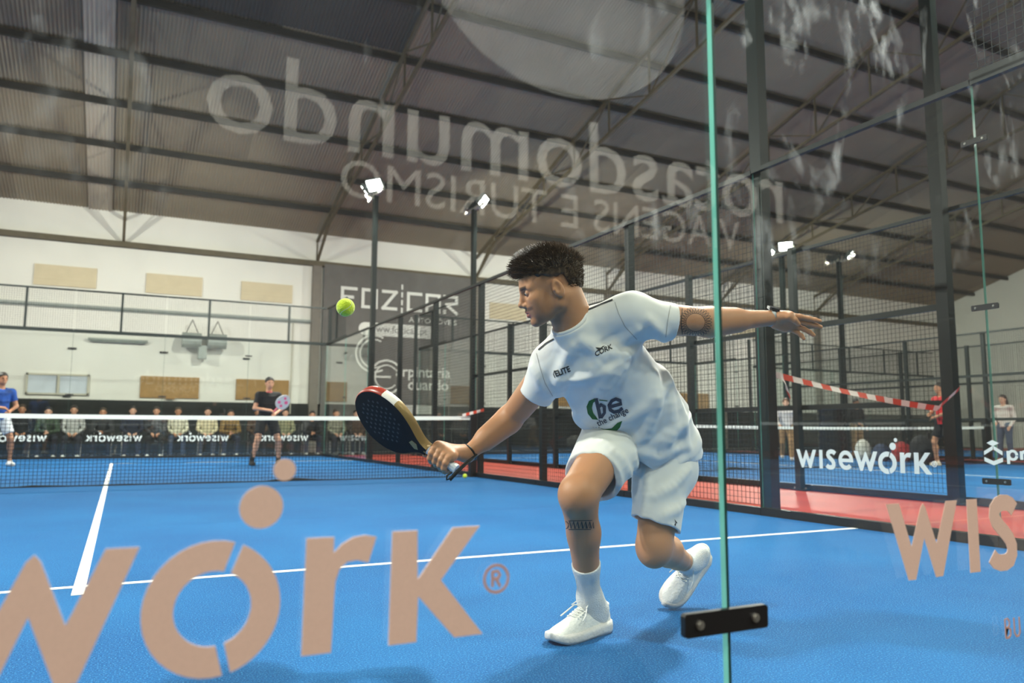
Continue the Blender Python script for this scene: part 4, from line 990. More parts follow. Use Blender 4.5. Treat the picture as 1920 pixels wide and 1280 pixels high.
# ------------------------------------------------------------------ shorts
hR, hLx = unit(J['rk']-J['rh']), unit(J['lk']-J['lh']); cR, cL = at(1111, 896, 2.64), at(1229, 983, 2.775)
hRn = unit(hR+CR*.10); hLn = unit(hLx-CR*.18)
def shorts_core(p):
    u = p@CR
    d = smax(sd_cone(p, J['rh'], cR+hR*.03, .122, .098), (p-cR)@hRn+.003*np.sin(u*60), .003)
    d2 = smax(sd_cone(p, J['lh']+CU*.01, cL+hLx*.03, .106, .088), (p-cL)@hLn+.003*np.sin(u*55), .003)
    d = smin(d, d2, .03)
    return smin(d, smin(sd_cone(p, J['rh']+CU*.02, J['lh']+CU*.02, .112, .112), sd_cone(p, at(1250, 845, 2.90), at(1258, 880, 2.87), .105, .10), .05), .05)
SF = [([(1188, 850), (1192, 890), (1190, 930)], .010), ([(1130, 830), (1165, 860), (1186, 900)], .010), ([(1290, 880), (1262, 910), (1230, 930)], .009), ([(1215, 880), (1212, 930), (1206, 965)], .008), ([(1296, 930), (1268, 955), (1240, 968)], .008), ([(1100, 845), (1130, 868), (1156, 905)], .007)]
sf3 = []
for px, r in SF:
    pts = []
    for i in range(len(px)-1):
        for t in np.linspace(0, 1, 5): 
            u, v = np.array(px[i])*(1-t)+np.array(px[i+1])*t; z = surf_z(shorts_core, u, v)
            if z: pts.append(at(u, v, z+.003))
    if len(pts) > 2: sf3.append((pts, [r*math.sin(math.pi*(i+.6)/(len(pts)+.2))**.5 for i in range(len(pts))]))
def shorts_sdf(p):
    d = shorts_core(p)
    for pts, r in sf3: d = smin(d, chain(p, pts, r, .004), .03)
    d = d+.0020*noise3(p, 38, 21)+.0008*noise3(p, 95, 22)
    d = smax(d, -sd_cone(p, cR-hR*.06, cR+hR*.05, .075, .087), .003); d = smax(d, -sd_cone(p, cL-hLx*.06, cL+hLx*.05, .072, .083), .003)
    return smax(d, (p-at(1205, 806, 2.86))@unit(CU+CR*.22), .01)
pts = np.array([J['rh'], J['lh'], cR, cL]); vv2, qq2 = mesh_sdf(shorts_sdf, pts.min(0)-.2, pts.max(0)+.2, .0055)
shorts = put('shorts', np_mesh('shorts', vv2, qq2, M['fabric2']))
# ------------------------------------------------------------------ prints and tattoos lie on the cloth and the skin
def bvh_of(me): return BVHTree.FromPolygons([v.co.copy() for v in me.vertices], [tuple(p.vertices) for p in me.polygons])
BV = {'shirt': bvh_of(shirt.data), 'body': bvh_of(body.data), 'shorts': bvh_of(shorts.data)}
def on_surf(key, u, v, lift):
    d = Vector(ray(u, v)).normalized(); h, n, _, _ = BV[key].ray_cast(Vector(CAM), d, 6)
    if h is None: return None
    if n.dot(d) > 0: n = -n
    return np.array(h+n*lift)
def decal(name, polys, key, m, parent, lift=.0016, step=4.0):
    """flat print: outlines in photo pixels, cut fine and laid on the surface below them"""
    bm = bmesh.new()
    for p in polys:
        vs_ = [bm.verts.new((x, y, 0)) for x, y in p]
        try: bm.faces.new(vs_)
        except ValueError: pass
    bmesh.ops.triangulate(bm, faces=bm.faces[:])
    for _ in range(5):
        ed = [e for e in bm.edges if e.calc_length() > step]
        if not ed: break
        bmesh.ops.subdivide_edges(bm, edges=ed, cuts=1); bmesh.ops.triangulate(bm, faces=[f for f in bm.faces if len(f.verts) > 3])
    bad = []
    for v in bm.verts:
        q = on_surf(key, v.co.x, v.co.y, lift)
        if q is None: bad.append(v)
        else: v.co = Vector(q)
    bmesh.ops.delete(bm, geom=bad, context='VERTS')
    me = bpy.data.meshes.new(name); bm.to_mesh(me); bm.free(); me.materials.append(m)
    o = put(name, me, None, None, False); o.parent = parent; o.location = (0, 0, 0); return o
def text_polys(body_, org, ang, size, sx=1.0, shear=0.0, bold=0.0):
    """triangles of a text, in photo pixels; org is the left end of the baseline"""
    me = text_mesh(body_, 1.0, bold); c, s_ = math.cos(math.radians(ang)), math.sin(math.radians(ang)); P = []
    me.calc_loop_triangles()
    for t in me.loop_triangles:
        P.append([(org[0]+size*(sx*(v.x+shear*v.y)*c+v.y*-s_*-1*0-v.y*s_), org[1]-size*(sx*(v.x+shear*v.y)*s_+v.y*c)) for v in (me.vertices[i].co for i in t.vertices)])
    return P
Zp = lambda pts: [(1080+x/4.268, 560+y/4.268) for x, y in pts]
decal('print', text_polys('CORK', (1116.5, 668), 25, 12.5, 1.0, .2, .02), 'shirt', M['piping'], shirt)
decal('print', [[(1116, 651), (1126, 652), (1130, 649), (1134, 648), (1129, 653), (1122, 658), (1121, 655)]], 'shirt', M['piping'], shirt)
decal('print', text_polys('ELITE', (1042.5, 706), 21, 15.5, .82, 0, .025), 'shirt', M['piping'], shirt)
decal('print', [stroke([(1040, 694), (1038, 701), (1041, 708)], 1.2)], 'shirt', M['piping'], shirt)
decal('print', [stroke(Zp([(160, 795), (195, 955)]), 6.5), stroke(Zp([(172, 870), (200, 845), (225, 860), (228, 910), (205, 945), (185, 935)]), 5.5)], 'shirt', M['navy'], shirt)
decal('print', [stroke(Zp([(268, 865), (362, 838), (352, 812), (318, 800), (285, 815), (264, 850), (275, 888), (305, 905), (345, 895), (372, 872)]), 6.0)], 'shirt', M['navy'], shirt)
decal('print', text_polys('the change', (1122, 799), 25, 16.5, .88, 0, .01), 'shirt', M['navy'], shirt)
decal('print', [stroke(Zp([(185, 808), (250, 815)]), 1.6)], 'shirt', M['green'], shirt)
decal('print', [Zp([(150, 795), (105, 815), (85, 860), (95, 915), (130, 960), (178, 966), (140, 915), (128, 870), (138, 830), (162, 812)])], 'shirt', M['green'], shirt)
decal('print', [Zp([(188, 1028), (235, 1052), (310, 1070), (352, 1025), (370, 975), (330, 992), (285, 1035), (225, 1042)])], 'shirt', M['green'], shirt)
for pth in ([(1099, 582), (1112, 577), (1128, 570), (1149, 562)], [(1010, 656), (1024, 644), (1039, 635)]):
    decal('shoulder_piping', [stroke(pth, 3.0)], 'shirt', M['piping'], shirt)
M['seam'] = mat('seam_grey', srgb(176, 174, 172), .9)  # light grey for the thin lines along the sewn seams
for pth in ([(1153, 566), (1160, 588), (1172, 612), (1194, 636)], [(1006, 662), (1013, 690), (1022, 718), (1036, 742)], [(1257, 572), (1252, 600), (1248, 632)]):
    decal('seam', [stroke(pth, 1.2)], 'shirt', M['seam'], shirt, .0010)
decal('print', [[(1264, 972), (1270, 981), (1266, 979)], [(1268, 978), (1266, 986), (1264, 983)]], 'shorts', M['piping'], shorts)
pet = []
for k in range(30):
    a = 2*math.pi*k/30; c = (1304, 604); r0, r1 = .62, 1.0
    e = lambda r, da: (c[0]+31*r*math.cos(a+da), c[1]+29*r*math.sin(a+da))
    pet += [stroke([e(r0, -.03), e(.85, -.085), e(r1, -.02)], .85), stroke([e(r0, .03), e(.85, .085), e(r1, .02)], .85)]
pet += [stroke([(1279, 578), (1277, 605), (1280, 634)], 1.4), stroke(arc(1304, 604, 18, 17, 0, 358, 30), .9)]
decal('tattoo', pet, 'body', M['ink'], body, .0008)
tt = [stroke(arc(1060, 984, 6, 7, 0, 350, 14), 1.3)]
for k in range(6): tt += [stroke([(1068+k*7.5, 977), (1071+k*7.5, 990), (1075+k*7.5, 979), (1078+k*7, 990)], 1.8)]
tt += [stroke([(1066, 992), (1108, 992)], 1.3), stroke([(1066, 976), (1110, 975)], 1.2)]
decal('tattoo', tt, 'body', M['ink'], body, .0008)
# ------------------------------------------------------------------ socks and shoes
def shoe(heel, toe, uph, ankle, leg, tcut):
    heel = np.array(heel); X = unit(np.array(toe)-heel); Zv = unit(np.array(uph)-X*np.dot(uph, X)); Y = np.cross(Zv, X); L = .295
    P = lambda x, y, z: heel+X*x+Y*y+Zv*z
    xs = np.array([0, .02, .08, .20, .33, .46, .60, .74, .86, .94, .985, 1.0])*L
    hw = np.array([.010, .025, .034, .037, .038, .042, .048, .050, .046, .035, .020, .006])
    tp = np.array([.078, .098, .104, .096, .100, .098, .080, .064, .055, .047, .038, .030])
    n = 15; mb = MB(); vs_ = []
    for x, w_, t in zip(xs, hw, tp):
        for j in range(n):
            th = math.pi*j/(n-1); c, s_ = math.cos(th), math.sin(th)
            vs_.append(P(x, w_*np.sign(c)*abs(c)**.75*(1-.22*s_), .018+(t-.018)*abs(s_)**.8))
    fs = [(i*n+j, i*n+j+1, (i+1)*n+j+1, (i+1)*n+j) for i in range(len(xs)-1) for j in range(n-1)]
    fs += [((i+1)*n, i*n, i*n+n-1, (i+1)*n+n-1) for i in range(len(xs)-1)]+[tuple(range(n)), tuple(range(len(vs_)-1, len(vs_)-n-1, -1))]
    mb.add(vs_, [f[::-1] for f in fs]); up = put('shoe', mb.mesh('shoe', (M['shoe'],)))
    md = up.modifiers.new('s', 'SUBSURF'); md.levels = 1; md.render_levels = 1
    def sub(name, mb_, m, smooth=True):
        o = put(name, mb_.mesh(name, (m,)), None, None, smooth); o.parent = up; o.location = (0, 0, 0); return o
    mb = MB(); ring = []
    m2 = 48
    for k in range(m2):
        t = 2*math.pi*k/m2; x = L/2+(L/2+.006)*math.cos(t); w_ = np.interp(x, xs, hw)+.005; ring.append((x, math.copysign(min(w_, (L/2+.02)*abs(math.sin(t))+.002), math.sin(t))))
    vs_ = []
    for q, (zf, ex) in enumerate(((0, .94), (.010, 1.02), (.022, 1.03), (.034, .99))):
        for x, y in ring:
            spring = .016*max(0, (x/L-.78)/.22)**2; hl_ = 1.0+.28*max(0, 1-x/L*2.2)
            vs_.append(P(L/2+(x-L/2)*(1 if ex > 1 else .985), y*ex, zf*hl_*(1-.25*max(0, (x/L-.7)/.3))+spring))
    fs = [(r*m2+k, r*m2+(k+1) % m2, (r+1)*m2+(k+1) % m2, (r+1)*m2+k) for r in range(3) for k in range(m2)]+[tuple(range(m2-1, -1, -1)), tuple(range(3*m2, 4*m2))]
    mb.add(vs_, fs); sub('sole', mb, M['sole'])
    mb = MB(); T = lambda x: np.interp(x, xs, tp)
    for i in range(6):
        x = L*(.40+i*.042); mb.tube([P(x-.004, -.021, T(x)-.006), P(x+.004, -.010, T(x+.004)+.003), P(x+.008, .010, T(x+.008)+.003), P(x-.002, .021, T(x)-.006)], .0026, 5)
        mb.tube([P(x+.008, -.020, T(x)-.006), P(x+.002, 0, T(x)+.005), P(x-.003, .020, T(x)-.006)], .0024, 5)
    for s_ in (-1, 1):
        for i in range(6):
            x = L*(.40+i*.042); mb.bar(P(x, s_*.022, T(x)-.010), P(x, s_*.0215, T(x)-.004), .0042, 8)
    x = L*.38
    for s_ in (-1, 1):
        mb.tube([P(x, 0, T(x)+.006), P(x+.01, s_*.022, T(x)+.022), P(x+.035, s_*.036, T(x)+.004), P(x+.022, s_*.018, T(x)+.004), P(x, 0, T(x)+.004)], .0026, 5)
        mb.tube([P(x, 0, T(x)+.006), P(x+.03, s_*.03, T(x)+.004), P(x+.055, s_*.046, T(x)-.018), P(x+.075, s_*.052, T(x)-.030)], .0025, 5)
    sub('lace', mb, M['lace'])
    mb = MB(); xx = L*.36; mb.poly([(-.022, 0), (.022, 0), (.018, .046), (-.018, .046)], P(xx, 0, T(xx)-.016), Y, unit(Zv*.9-X*.15), .006); sub('tongue', mb, M['shoe'])
    mb = MB(); mb.tube([P(L*.19+.046*math.cos(a), .033*math.sin(a), .094-.004*math.cos(a)) for a in np.linspace(0, 2*math.pi, 25)[:-1]], .005, 8, closed=True); sub('collar', mb, M['shoe'])
    # sock: the lower shank a little fuller, running down into the shoe
    K, A = J[leg[0]], J[leg[1]]; sx = unit(A-K); cut = K+(A-K)*tcut; inside = P(L*.20, 0, .05)
    def f(p):
        d = leg_sdf(p)-.0042; d = smin(d, sd_cone(p, A-sx*.02, inside, .040, .038), .02)
        d = smin(d, sd_cone(p, A, P(L*.34, 0, .075), .034, .030), .03); d = smin(d, sd_cone(p, A, P(L*.17, 0, .082), .038, .040), .02)
        return smax(smax(d, -((p-cut)@sx), .003), np.linalg.norm(p-(cut+inside)/2, axis=1)-.25, .01)
    B_ = np.array([cut, inside, A]); a_, b_ = mesh_sdf(f, B_.min(0)-.09, B_.max(0)+.09, .0045); put('sock', np_mesh('sock', a_, b_, M['sock']))
    return up
Z3 = np.array([0, 0, 1.])
shoe(on_floor(1139, 1181), on_floor(1033, 1209), Z3, J['ra'], ('rk', 'ra'), .645)
lt = on_floor(1246, 1141); lhx = at(1312, 1062, 3.20)
shoe(lt+unit(lhx-lt)*.292+np.array([0, 0, .008]), lt+np.array([0, 0, .004]), -CF*.75+CU*.62-CR*.25, J['la'], ('lk', 'la'), .86)
# watch and wristband
wa = J['lw']-LHM[:, 0]*.006; wf = frame(LHM[:, 0], LHM[:, 2])
mb = MB(); mb.tube([wa+.0295*(wf[:, 1]*math.cos(a)*.95+wf[:, 2]*math.sin(a)*1.02) for a in np.linspace(0, 2*math.pi, 33)[:-1]], (.0026), 8, closed=True, flat=3.6, up=LHM[:, 0]); st = put('watch_strap', mb.mesh('watch_strap', (M['strap'],)))
wz = unit(CU-LHM[:, 0]*np.dot(CU, LHM[:, 0])-CF*.25); wz = unit(wz-LHM[:, 0]*np.dot(wz, LHM[:, 0])); wy = np.cross(wz, LHM[:, 0]); c = wa+wz*.033; mb = MB(); mb.poly([(-.019, -.015), (-.015, -.019), (.015, -.019), (.019, -.015), (.019, .015), (.015, .019), (-.015, .019), (-.019, .015)], c-wz*.004, LHM[:, 0], wy, .010); o = put('watch_case', mb.mesh('watch_case', (M['watch'],)), None, None, False); o.parent = st; o.location = (0, 0, 0)
# ------------------------------------------------------------------ racket
rk = thing('padel_racket', 'black padel racket with a red, white and gold rim in the player\'s hand', 'racket', tuple(RB))
M['rk_face'] = mat('racket_face', srgb(13, 12, 14), .6, var=.5, scale=22, spec=.12); M['rk_red'] = mat('racket_red', srgb(150, 44, 28), .35); M['rk_white'] = mat('racket_white', srgb(232, 222, 212), .4); M['rk_gold'] = mat('racket_gold', srgb(150, 122, 72), .4, .3); M['grip'] = mat('grip_tape', srgb(232, 232, 236), .7, bump=.3, bscale=90)
prof = [(.118, .0165), (.135, .0185), (.155, .030), (.175, .050), (.20, .079), (.23, .104), (.265, .122), (.30, .130), (.335, .1305), (.37, .122), (.40, .105), (.424, .082), (.442, .055), (.452, .028), (.455, .0)]
ss = np.linspace(0, 1, 34); pa = np.array(prof); tpar = np.linspace(0, 1, len(prof)); S_ = np.interp(ss, tpar, pa[:, 0]); W_ = np.interp(ss, tpar, pa[:, 1])
for _ in range(2): S_[1:-1] = (S_[:-2]+2*S_[1:-1]+S_[2:])/4; W_[1:-1] = (W_[:-2]+2*W_[1:-1]+W_[2:])/4
outl = [(s, w_) for s, w_ in zip(S_, W_)]+[(s, -w_) for s, w_ in list(zip(S_, W_))[-2::-1]]
RP = lambda s, w_, h: RA*s+RWD*w_+RN*h
def faces(h, inset, th):
    mb = MB(); o2 = [(.118+(s-.118)*(1-inset*.35)+.001, w_*(1-inset)) for s, w_ in outl]; ex, ey = (RA, RWD) if np.dot(np.cross(RA, RWD), RN)*th > 0 else (RA, RWD)
    sg = np.sign(np.dot(np.cross(RA, RWD), RN)); mb.poly(o2, RN*h, RA, RWD, th*sg); return mb
faces(.0155, .05, .0022).build('face', M['rk_face'], rk); faces(-.0155, .05, -.0022).build('face', M['rk_face'], rk)
mb = MB(); cs = [(-.0175, .955), (-.014, .99), (0, 1.0), (.014, .99), (.0175, .955)]; nO = len(outl); vs_ = []
for s, w_ in outl: vs_ += [RP(.118+(s-.118)*(1-(1-k)*.35), w_*k, h) for h, k in cs]
sg = np.dot(np.cross(RA, RWD), RN) > 0
for i in range(nO-1):
    for j in range(4):
        s, w_ = outl[i]; m = 0
        if w_ > 0: m = 0 if s > .325 else (1 if s > .275 else 2)
        elif s < .2: m = 2
        q = (i*5+j, (i+1)*5+j, (i+1)*5+j+1, i*5+j+1); mb.add([], [], m); mb.f.append(q); mb.m.append(m)
mb.v = [tuple(v) for v in vs_]; mb.build('rim', [M['rk_red'], M['rk_white'], M['rk_gold']], rk, True)
mb = MB()
for i in range(9):
    for j in range(9):
        s, w_ = .245+i*.0205, (j-4)*.0225+(.011 if i % 2 else 0)
        if (abs(s-.325)/.095)**2+(abs(w_)/.088)**2 < 1:
            for sgn in (1, -1): mb.bar(RP(s, w_, .0170*sgn), RP(s, w_, .0179*sgn), .0052, 10)
o = mb.build('hole', M['black'], rk); o['kind'] = 'stuff'
for txt, s0, hgt in (): pass
mb = MB(); mb.poly([(.150, -.012), (.166, -.020), (.192, -.006), (.182, .012), (.160, .010)], RN*.0178, RA, RWD, .0005*(1 if sg else -1)); mb.build('gold_mark', M['rk_gold'], rk)
rsx = np.random.RandomState(2)
mb = MB(); n = 14; pts = [RA*(.002+.118*i/n) for i in range(n+1)]; mb.tube(pts, [.0158+.0010*(i % 2) for i in range(n+1)], 10); mb.build('grip', M['grip'], rk)
mb = MB(); mb.bar(RA*-.006, RA*.006, .0185, 12); mb.build('butt_cap', M['grip'], rk)
mb = MB(); mb.bar(RA*.118, RA*.126, .0185, 12); mb.build('grip_ring', M['rk_gold'], rk)
fx = unit(J['rw']-J['re']); wc = J['rw']-fx*.012; ff = frame(fx, CU); b0 = RB
mb = MB(); mb.tube([wc-b0+.0305*(ff[:, 1]*math.cos(a)+ff[:, 2]*math.sin(a)) for a in np.linspace(0, 2*math.pi, 29)[:-1]], .0042, 6, closed=True)
kn = at(893, 852, 2.70); lp = at(841, 897, 2.64)
mb.tube([wc-CU*.030-b0, kn-b0, (kn*.5+lp*.5)-b0+CU*.004, lp-b0+CR*.004, lp-b0-CU*.004-CR*.006, lp-b0+CU*.010-CR*.006, RB-b0-RA*.004], .0036, 6)
mb.tube([kn-b0+CR*.004, (kn*.5+lp*.5)-b0-CU*.004, lp-b0-CU*.006+CR*.006], .0036, 6); o = mb.build('wrist_strap', M['black'], rk, True)
# ------------------------------------------------------------------ balls
def ball(p, label):
    t = thing('padel_ball', label, 'ball', tuple(p)); me = bpy.data.meshes.new('felt'); bm = bmesh.new(); bmesh.ops.create_icosphere(bm, subdivisions=4, radius=.0331); bm.to_mesh(me); bm.free()
    mesh_obj('felt', me, M['ball'], t, True)
    mb = MB(); pts = []
    for i in range(60):
        a = 2*math.pi*i/60; al = .44; x = math.cos(a)*.75+math.cos(3*a)*.25; y = math.sin(a)*.75-math.sin(3*a)*.25; z = .87*math.sin(2*a); pts.append(unit((x, y, z))*.0330)
    mb.tube(pts, .0011, 5, closed=True); o = mb.build('seam', M['ball_seam'], t, True); t.rotation_euler = (.5, .9, .3)
ball(at(648, 576, 2.80), 'yellow green padel ball in mid-air above the racket')
bp = on_floor(875, 889, .033); ball(bp if bp[0] < 4.85 else np.array([4.72, -.32, .0335]), 'yellow green padel ball lying by the foot of the net post')
# ------------------------------------------------------------------ other people: shared body meshes, own clothes colours
def pal(rgb, rough=.8, var=0.0, scale=8.0):
    k = 'c%02x%02x%02x%d%d' % (*rgb, int(var*100), int(scale))
    if k not in M: M[k] = mat('cloth_%02x%02x%02x' % rgb, srgb(*rgb), rough, var=var, scale=scale)
    return M[k]
POSES = {
 'ready': dict(hip=.90, hx=.10, knee=[(-.20, .12, .50), (.20, .12, .50)], ank=[(-.27, -.02, .09), (.27, .02, .09)], neck=(0, .06, 1.44), head=(0, .09, 1.62), sh=.19, shz=1.38, elb=[(-.27, .08, 1.12), (.27, .08, 1.12)], wri=[(-.09, .27, 1.02), (.07, .29, 1.08)], short=True),
 'stand': dict(hip=.92, hx=.09, knee=[(-.11, .03, .50), (.12, .04, .50)], ank=[(-.12, -.02, .09), (.14, .03, .09)], neck=(0, .0, 1.46), head=(0, .03, 1.63), sh=.18, shz=1.40, elb=[(-.26, -.02, 1.13), (.26, .0, 1.13)], wri=[(-.22, .14, .93), (.12, .22, 1.02)], short=False),
 'step': dict(hip=.88, hx=.09, knee=[(-.10, .20, .50), (.10, -.02, .48)], ank=[(-.10, .26, .09), (.11, -.30, .13)], neck=(0, .14, 1.38), head=(0, .20, 1.54), sh=.18, shz=1.33, elb=[(-.26, .06, 1.08), (.26, .16, 1.08)], wri=[(-.22, .26, .92), (.20, .34, .96)], short=False),
 'seated': dict(hip=.53, hx=.10, knee=[(-.15, .44, .51), (.15, .44, .51)], ank=[(-.15, .44, .09), (.17, .40, .09)], neck=(0, .04, 1.06), head=(0, .08, 1.235), sh=.18, shz=1.00, elb=[(-.25, .10, .76), (.25, .10, .76)], wri=[(-.10, .32, .64), (.10, .32, .64)], short=False),
 'lean': dict(hip=.53, hx=.10, knee=[(-.18, .44, .51), (.18, .44, .51)], ank=[(-.17, .36, .09), (.17, .42, .09)], neck=(0, .16, 1.02), head=(0, .23, 1.18), sh=.18, shz=.96, elb=[(-.24, .28, .70), (.24, .28, .70)], wri=[(-.05, .44, .66), (.05, .44, .68)], short=False),
}
CACHE = {}
def person_meshes(kind, long_hair=False):
    key = kind+str(long_hair)
    if key in CACHE: return CACHE[key]
    p_ = POSES[kind]; A = np.array; hp_ = [A((-p_['hx'], 0, p_['hip'])), A((p_['hx'], 0, p_['hip']))]; nk, hd = A(p_['neck']), A(p_['head']); mid = (A((0, 0, p_['hip']+.1))+nk)/2
    S = [A((-p_['sh'], nk[1]-.01, p_['shz'])), A((p_['sh'], nk[1]-.01, p_['shz']))]; K = [A(k) for k in p_['knee']]; N_ = [A(k) for k in p_['ank']]; E_ = [A(k) for k in p_['elb']]; W = [A(k) for k in p_['wri']]
    def legs(p, o=0.0):
        d = None
        for i in (0, 1):
            q = sd_cone(p, hp_[i], K[i], .085+o, .056+o); q = smin(q, sd_cone(p, K[i], N_[i], .053+o, .036+o), .03); c = K[i]+(N_[i]-K[i])*.3+A((0, -.015, 0)); q = smin(q, sd_ell(p, c, (.052+o, .055+o, .09)), .03)
            d = q if d is None else smin(d, q, .02)
        return d
    def torso(p, o=0.0):
        d = sd_tube(p, [A((0, 0, p_['hip']-.02)), mid, nk-A((0, 0, .06))], A((1., 0, 0)), [.155+o, .15+o, .15+o], [.105+o, .105+o, .09+o])
        for s in S: d = smin(d, sd_cone(p, nk-A((0, 0, .05)), s, .06+o, .055+o), .05)
        return d
    def arm(p, o=0.0, fore=True):
        d = None
        for i in (0, 1):
            q = sd_cone(p, S[i], E_[i], .052+o, .040+o)
            if fore: q = smin(q, sd_cone(p, E_[i], W[i], .039+o, .026+o), .02)
            d = q if d is None else np.minimum(d, q)
        return d
    def hands(p):
        d = None
        for i in (0, 1):
            x = unit(W[i]-E_[i]); q = sd_cone(p, W[i], W[i]+x*.06, .026, .030)
            sx = 1 if i == 0 else -1; sd_ = unit(np.cross(x, A((0, 0, 1.))))*sx
            for j, f in enumerate((-.024, -.008, .008, .024)): q = smin(q, chain(p, [W[i]+x*.07+sd_*f, W[i]+x*.105+sd_*f-A((0, 0, .012)), W[i]+x*(.118-.006*abs(j-1))+sd_*f-A((0, 0, .036))], [.0095, .009, .008], .006), .008)
            q = smin(q, chain(p, [W[i]+x*.03+sd_*.022, W[i]+x*.07+sd_*.045, W[i]+x*.09+sd_*.04-A((0, 0, .015))], [.012, .011, .009]), .01)
            d = q if d is None else np.minimum(d, q)
        return d
    def head(p):
        q = p-hd; s = q.copy(); s[:, 0] = np.abs(s[:, 0])
        d = sd_ell(q, (0, -.005, .03), (.076, .095, .088)); d = smin(d, sd_ell(q, (0, .035, -.045), (.055, .055, .068)), .03)
        d = smin(d, sd_cone(q, (0, .095, .01), (0, .108, -.03), .008, .012), .01); d = smin(d, sd_ell(s, (.078, -.005, -.01), (.010, .018, .030)), .008)
        d = smax(d, -sd_ell(s, (.032, .098, .008), (.016, .014, .010)), .01); d = smin(d, sd_cone(s, (0, .088, -.062), (.02, .078, -.062), .008, .005), .008)
        return smin(d, sd_cone(p, nk-A((0, 0, .04)), hd+A((0, -.02, -.04)), .058, .054), .03)
    def body(p): return smin(smin(smin(torso(p), legs(p), .03), arm(p), .02), smin(head(p), hands(p), .003), .015)
    allp = A([*K, *N_, *S, *E_, *W, hd]); lo, hi = allp.min(0)-.2, allp.max(0)+.2
    out = {}
    def mk(n, f, h): v_, q_ = mesh_sdf(f, lo, hi, h, newton=1); out[n] = np_mesh(n, v_, q_)
    mk('body', body, .0125)
    def top(p):
        d = torso(p, .018); sl = None
        for i in (0, 1):
            e = S[i]+(E_[i]-S[i])*.62; ax = unit(E_[i]-S[i]); q = smax(sd_cone(p, S[i], e+ax*.03, .068, .058), (p-e)@ax, .006); d = smin(d, q, .03)
            if not p_['short']: d = smin(d, np.minimum(sd_cone(p, S[i], E_[i], .062, .052), sd_cone(p, E_[i], W[i], .05, .036)), .02)
        d = d+.004*noise3(p, 26, 2)
        return smax(smax(d, (p_['hip']-.03)-p[:, 2], .01), -sd_cone(p, nk-A((0, 0, .02)), hd, .068, .09), .01)
    mk('top', top, .0135)
    def bot(p):
        d = None
        for i in (0, 1):
            if p_['short']:
                e = hp_[i]+(K[i]-hp_[i])*.72; ax = unit(K[i]-hp_[i]); q = smax(sd_cone(p, hp_[i], e+ax*.03, .105, .092), (p-e)@ax, .006)
            else: q = smin(sd_cone(p, hp_[i], K[i], .102, .072), sd_cone(p, K[i], N_[i], .072, .056), .03)
            d = q if d is None else smin(d, q, .02)
        d = smin(d, sd_cone(p, hp_[0]+A((0, 0, .04)), hp_[1]+A((0, 0, .04)), .115, .115), .04)+.003*noise3(p, 24, 4)
        return smax(d, p[:, 2]-(p_['hip']+.10), .01)
    mk('trousers' if not p_['short'] else 'shorts', bot, .0135)
    def hair(p):
        q = p-hd; d = sd_ell(q, (0, -.012, .042), (.086, .102, .092)); lowz = np.interp(q[:, 1], [-.08, -.03, 0, .05, .09], [-.06, -.03, .0, .035, .062])
        d = smax(d, lowz-q[:, 2], .012)
        if long_hair: d = smin(d, chain(q, [A((0, -.08, .03)), A((.0, -.11, -.08)), A((.0, -.12, -.22)), A((0, -.10, -.34))], [.07, .075, .075, .04], .03), .04)
        return d+.003*noise3(q, 120, 6)
    v_, q_ = mesh_sdf(hair, hd-.2-A((0, 0, .3 if long_hair else 0)), hd+.2, .011, newton=1); out['hair'] = np_mesh('hair', v_, q_)
    for i in (0, 1):
        a = N_[i]; fw = A((0, 1., 0)); b = a+A((0, .13, -.055)); h0 = a+A((0, -.05, -.055))
        def sh(p, a=a, b=b, h0=h0): return smax(smin(sd_cone(p, h0, b, .038, .042), sd_cone(p, a, a+A((0, .03, -.04)), .046, .044), .03), -(p[:, 2]-(a[2]-.088)), .006)
        v_, q_ = mesh_sdf(sh, a-.2, a+.25, .011, newton=1); out['shoe%d' % i] = np_mesh('shoe', v_, q_)
    mb = MB()
    for s in (-1, 1): mb.bar(hd+A((.032*s-.012, .089, .008)), hd+A((.032*s+.012, .087, .008)), .0055, 6)
    out['eye'] = mb.mesh('eye', (M['iris'],))
    CACHE[key] = out; return out
SKINS = [skin_mat('skin_a', False, srgb(206, 152, 122)[:3]), skin_mat('skin_b', False, srgb(186, 132, 100)[:3]), skin_mat('skin_c', False, srgb(222, 172, 146)[:3])]
def person(kind, x, y, rotz, label, top, bot, hair=(40, 30, 24), shoes=(230, 228, 224), skin=0, group=None, long_hair=False, scale=1.0, z=0.0, topvar=(0.0, 8)):
    t = thing('person', label, 'person', (x, y, z), rotz, group); t.scale = (scale,)*3; m = person_meshes(kind, long_hair)
    share('body', m['body'], SKINS[skin], t); share('top', m['top'], pal(top, .8, *topvar), t)
    n = 'trousers' if 'trousers' in m else 'shorts'; share(n, m[n], pal(bot), t); share('hair', m['hair'], pal(hair, .6), t)
    for i in (0, 1): share('shoe', m['shoe%d' % i], pal(shoes), t)
    share('eye', m['eye'], M['iris'], t); return t
PI = math.pi
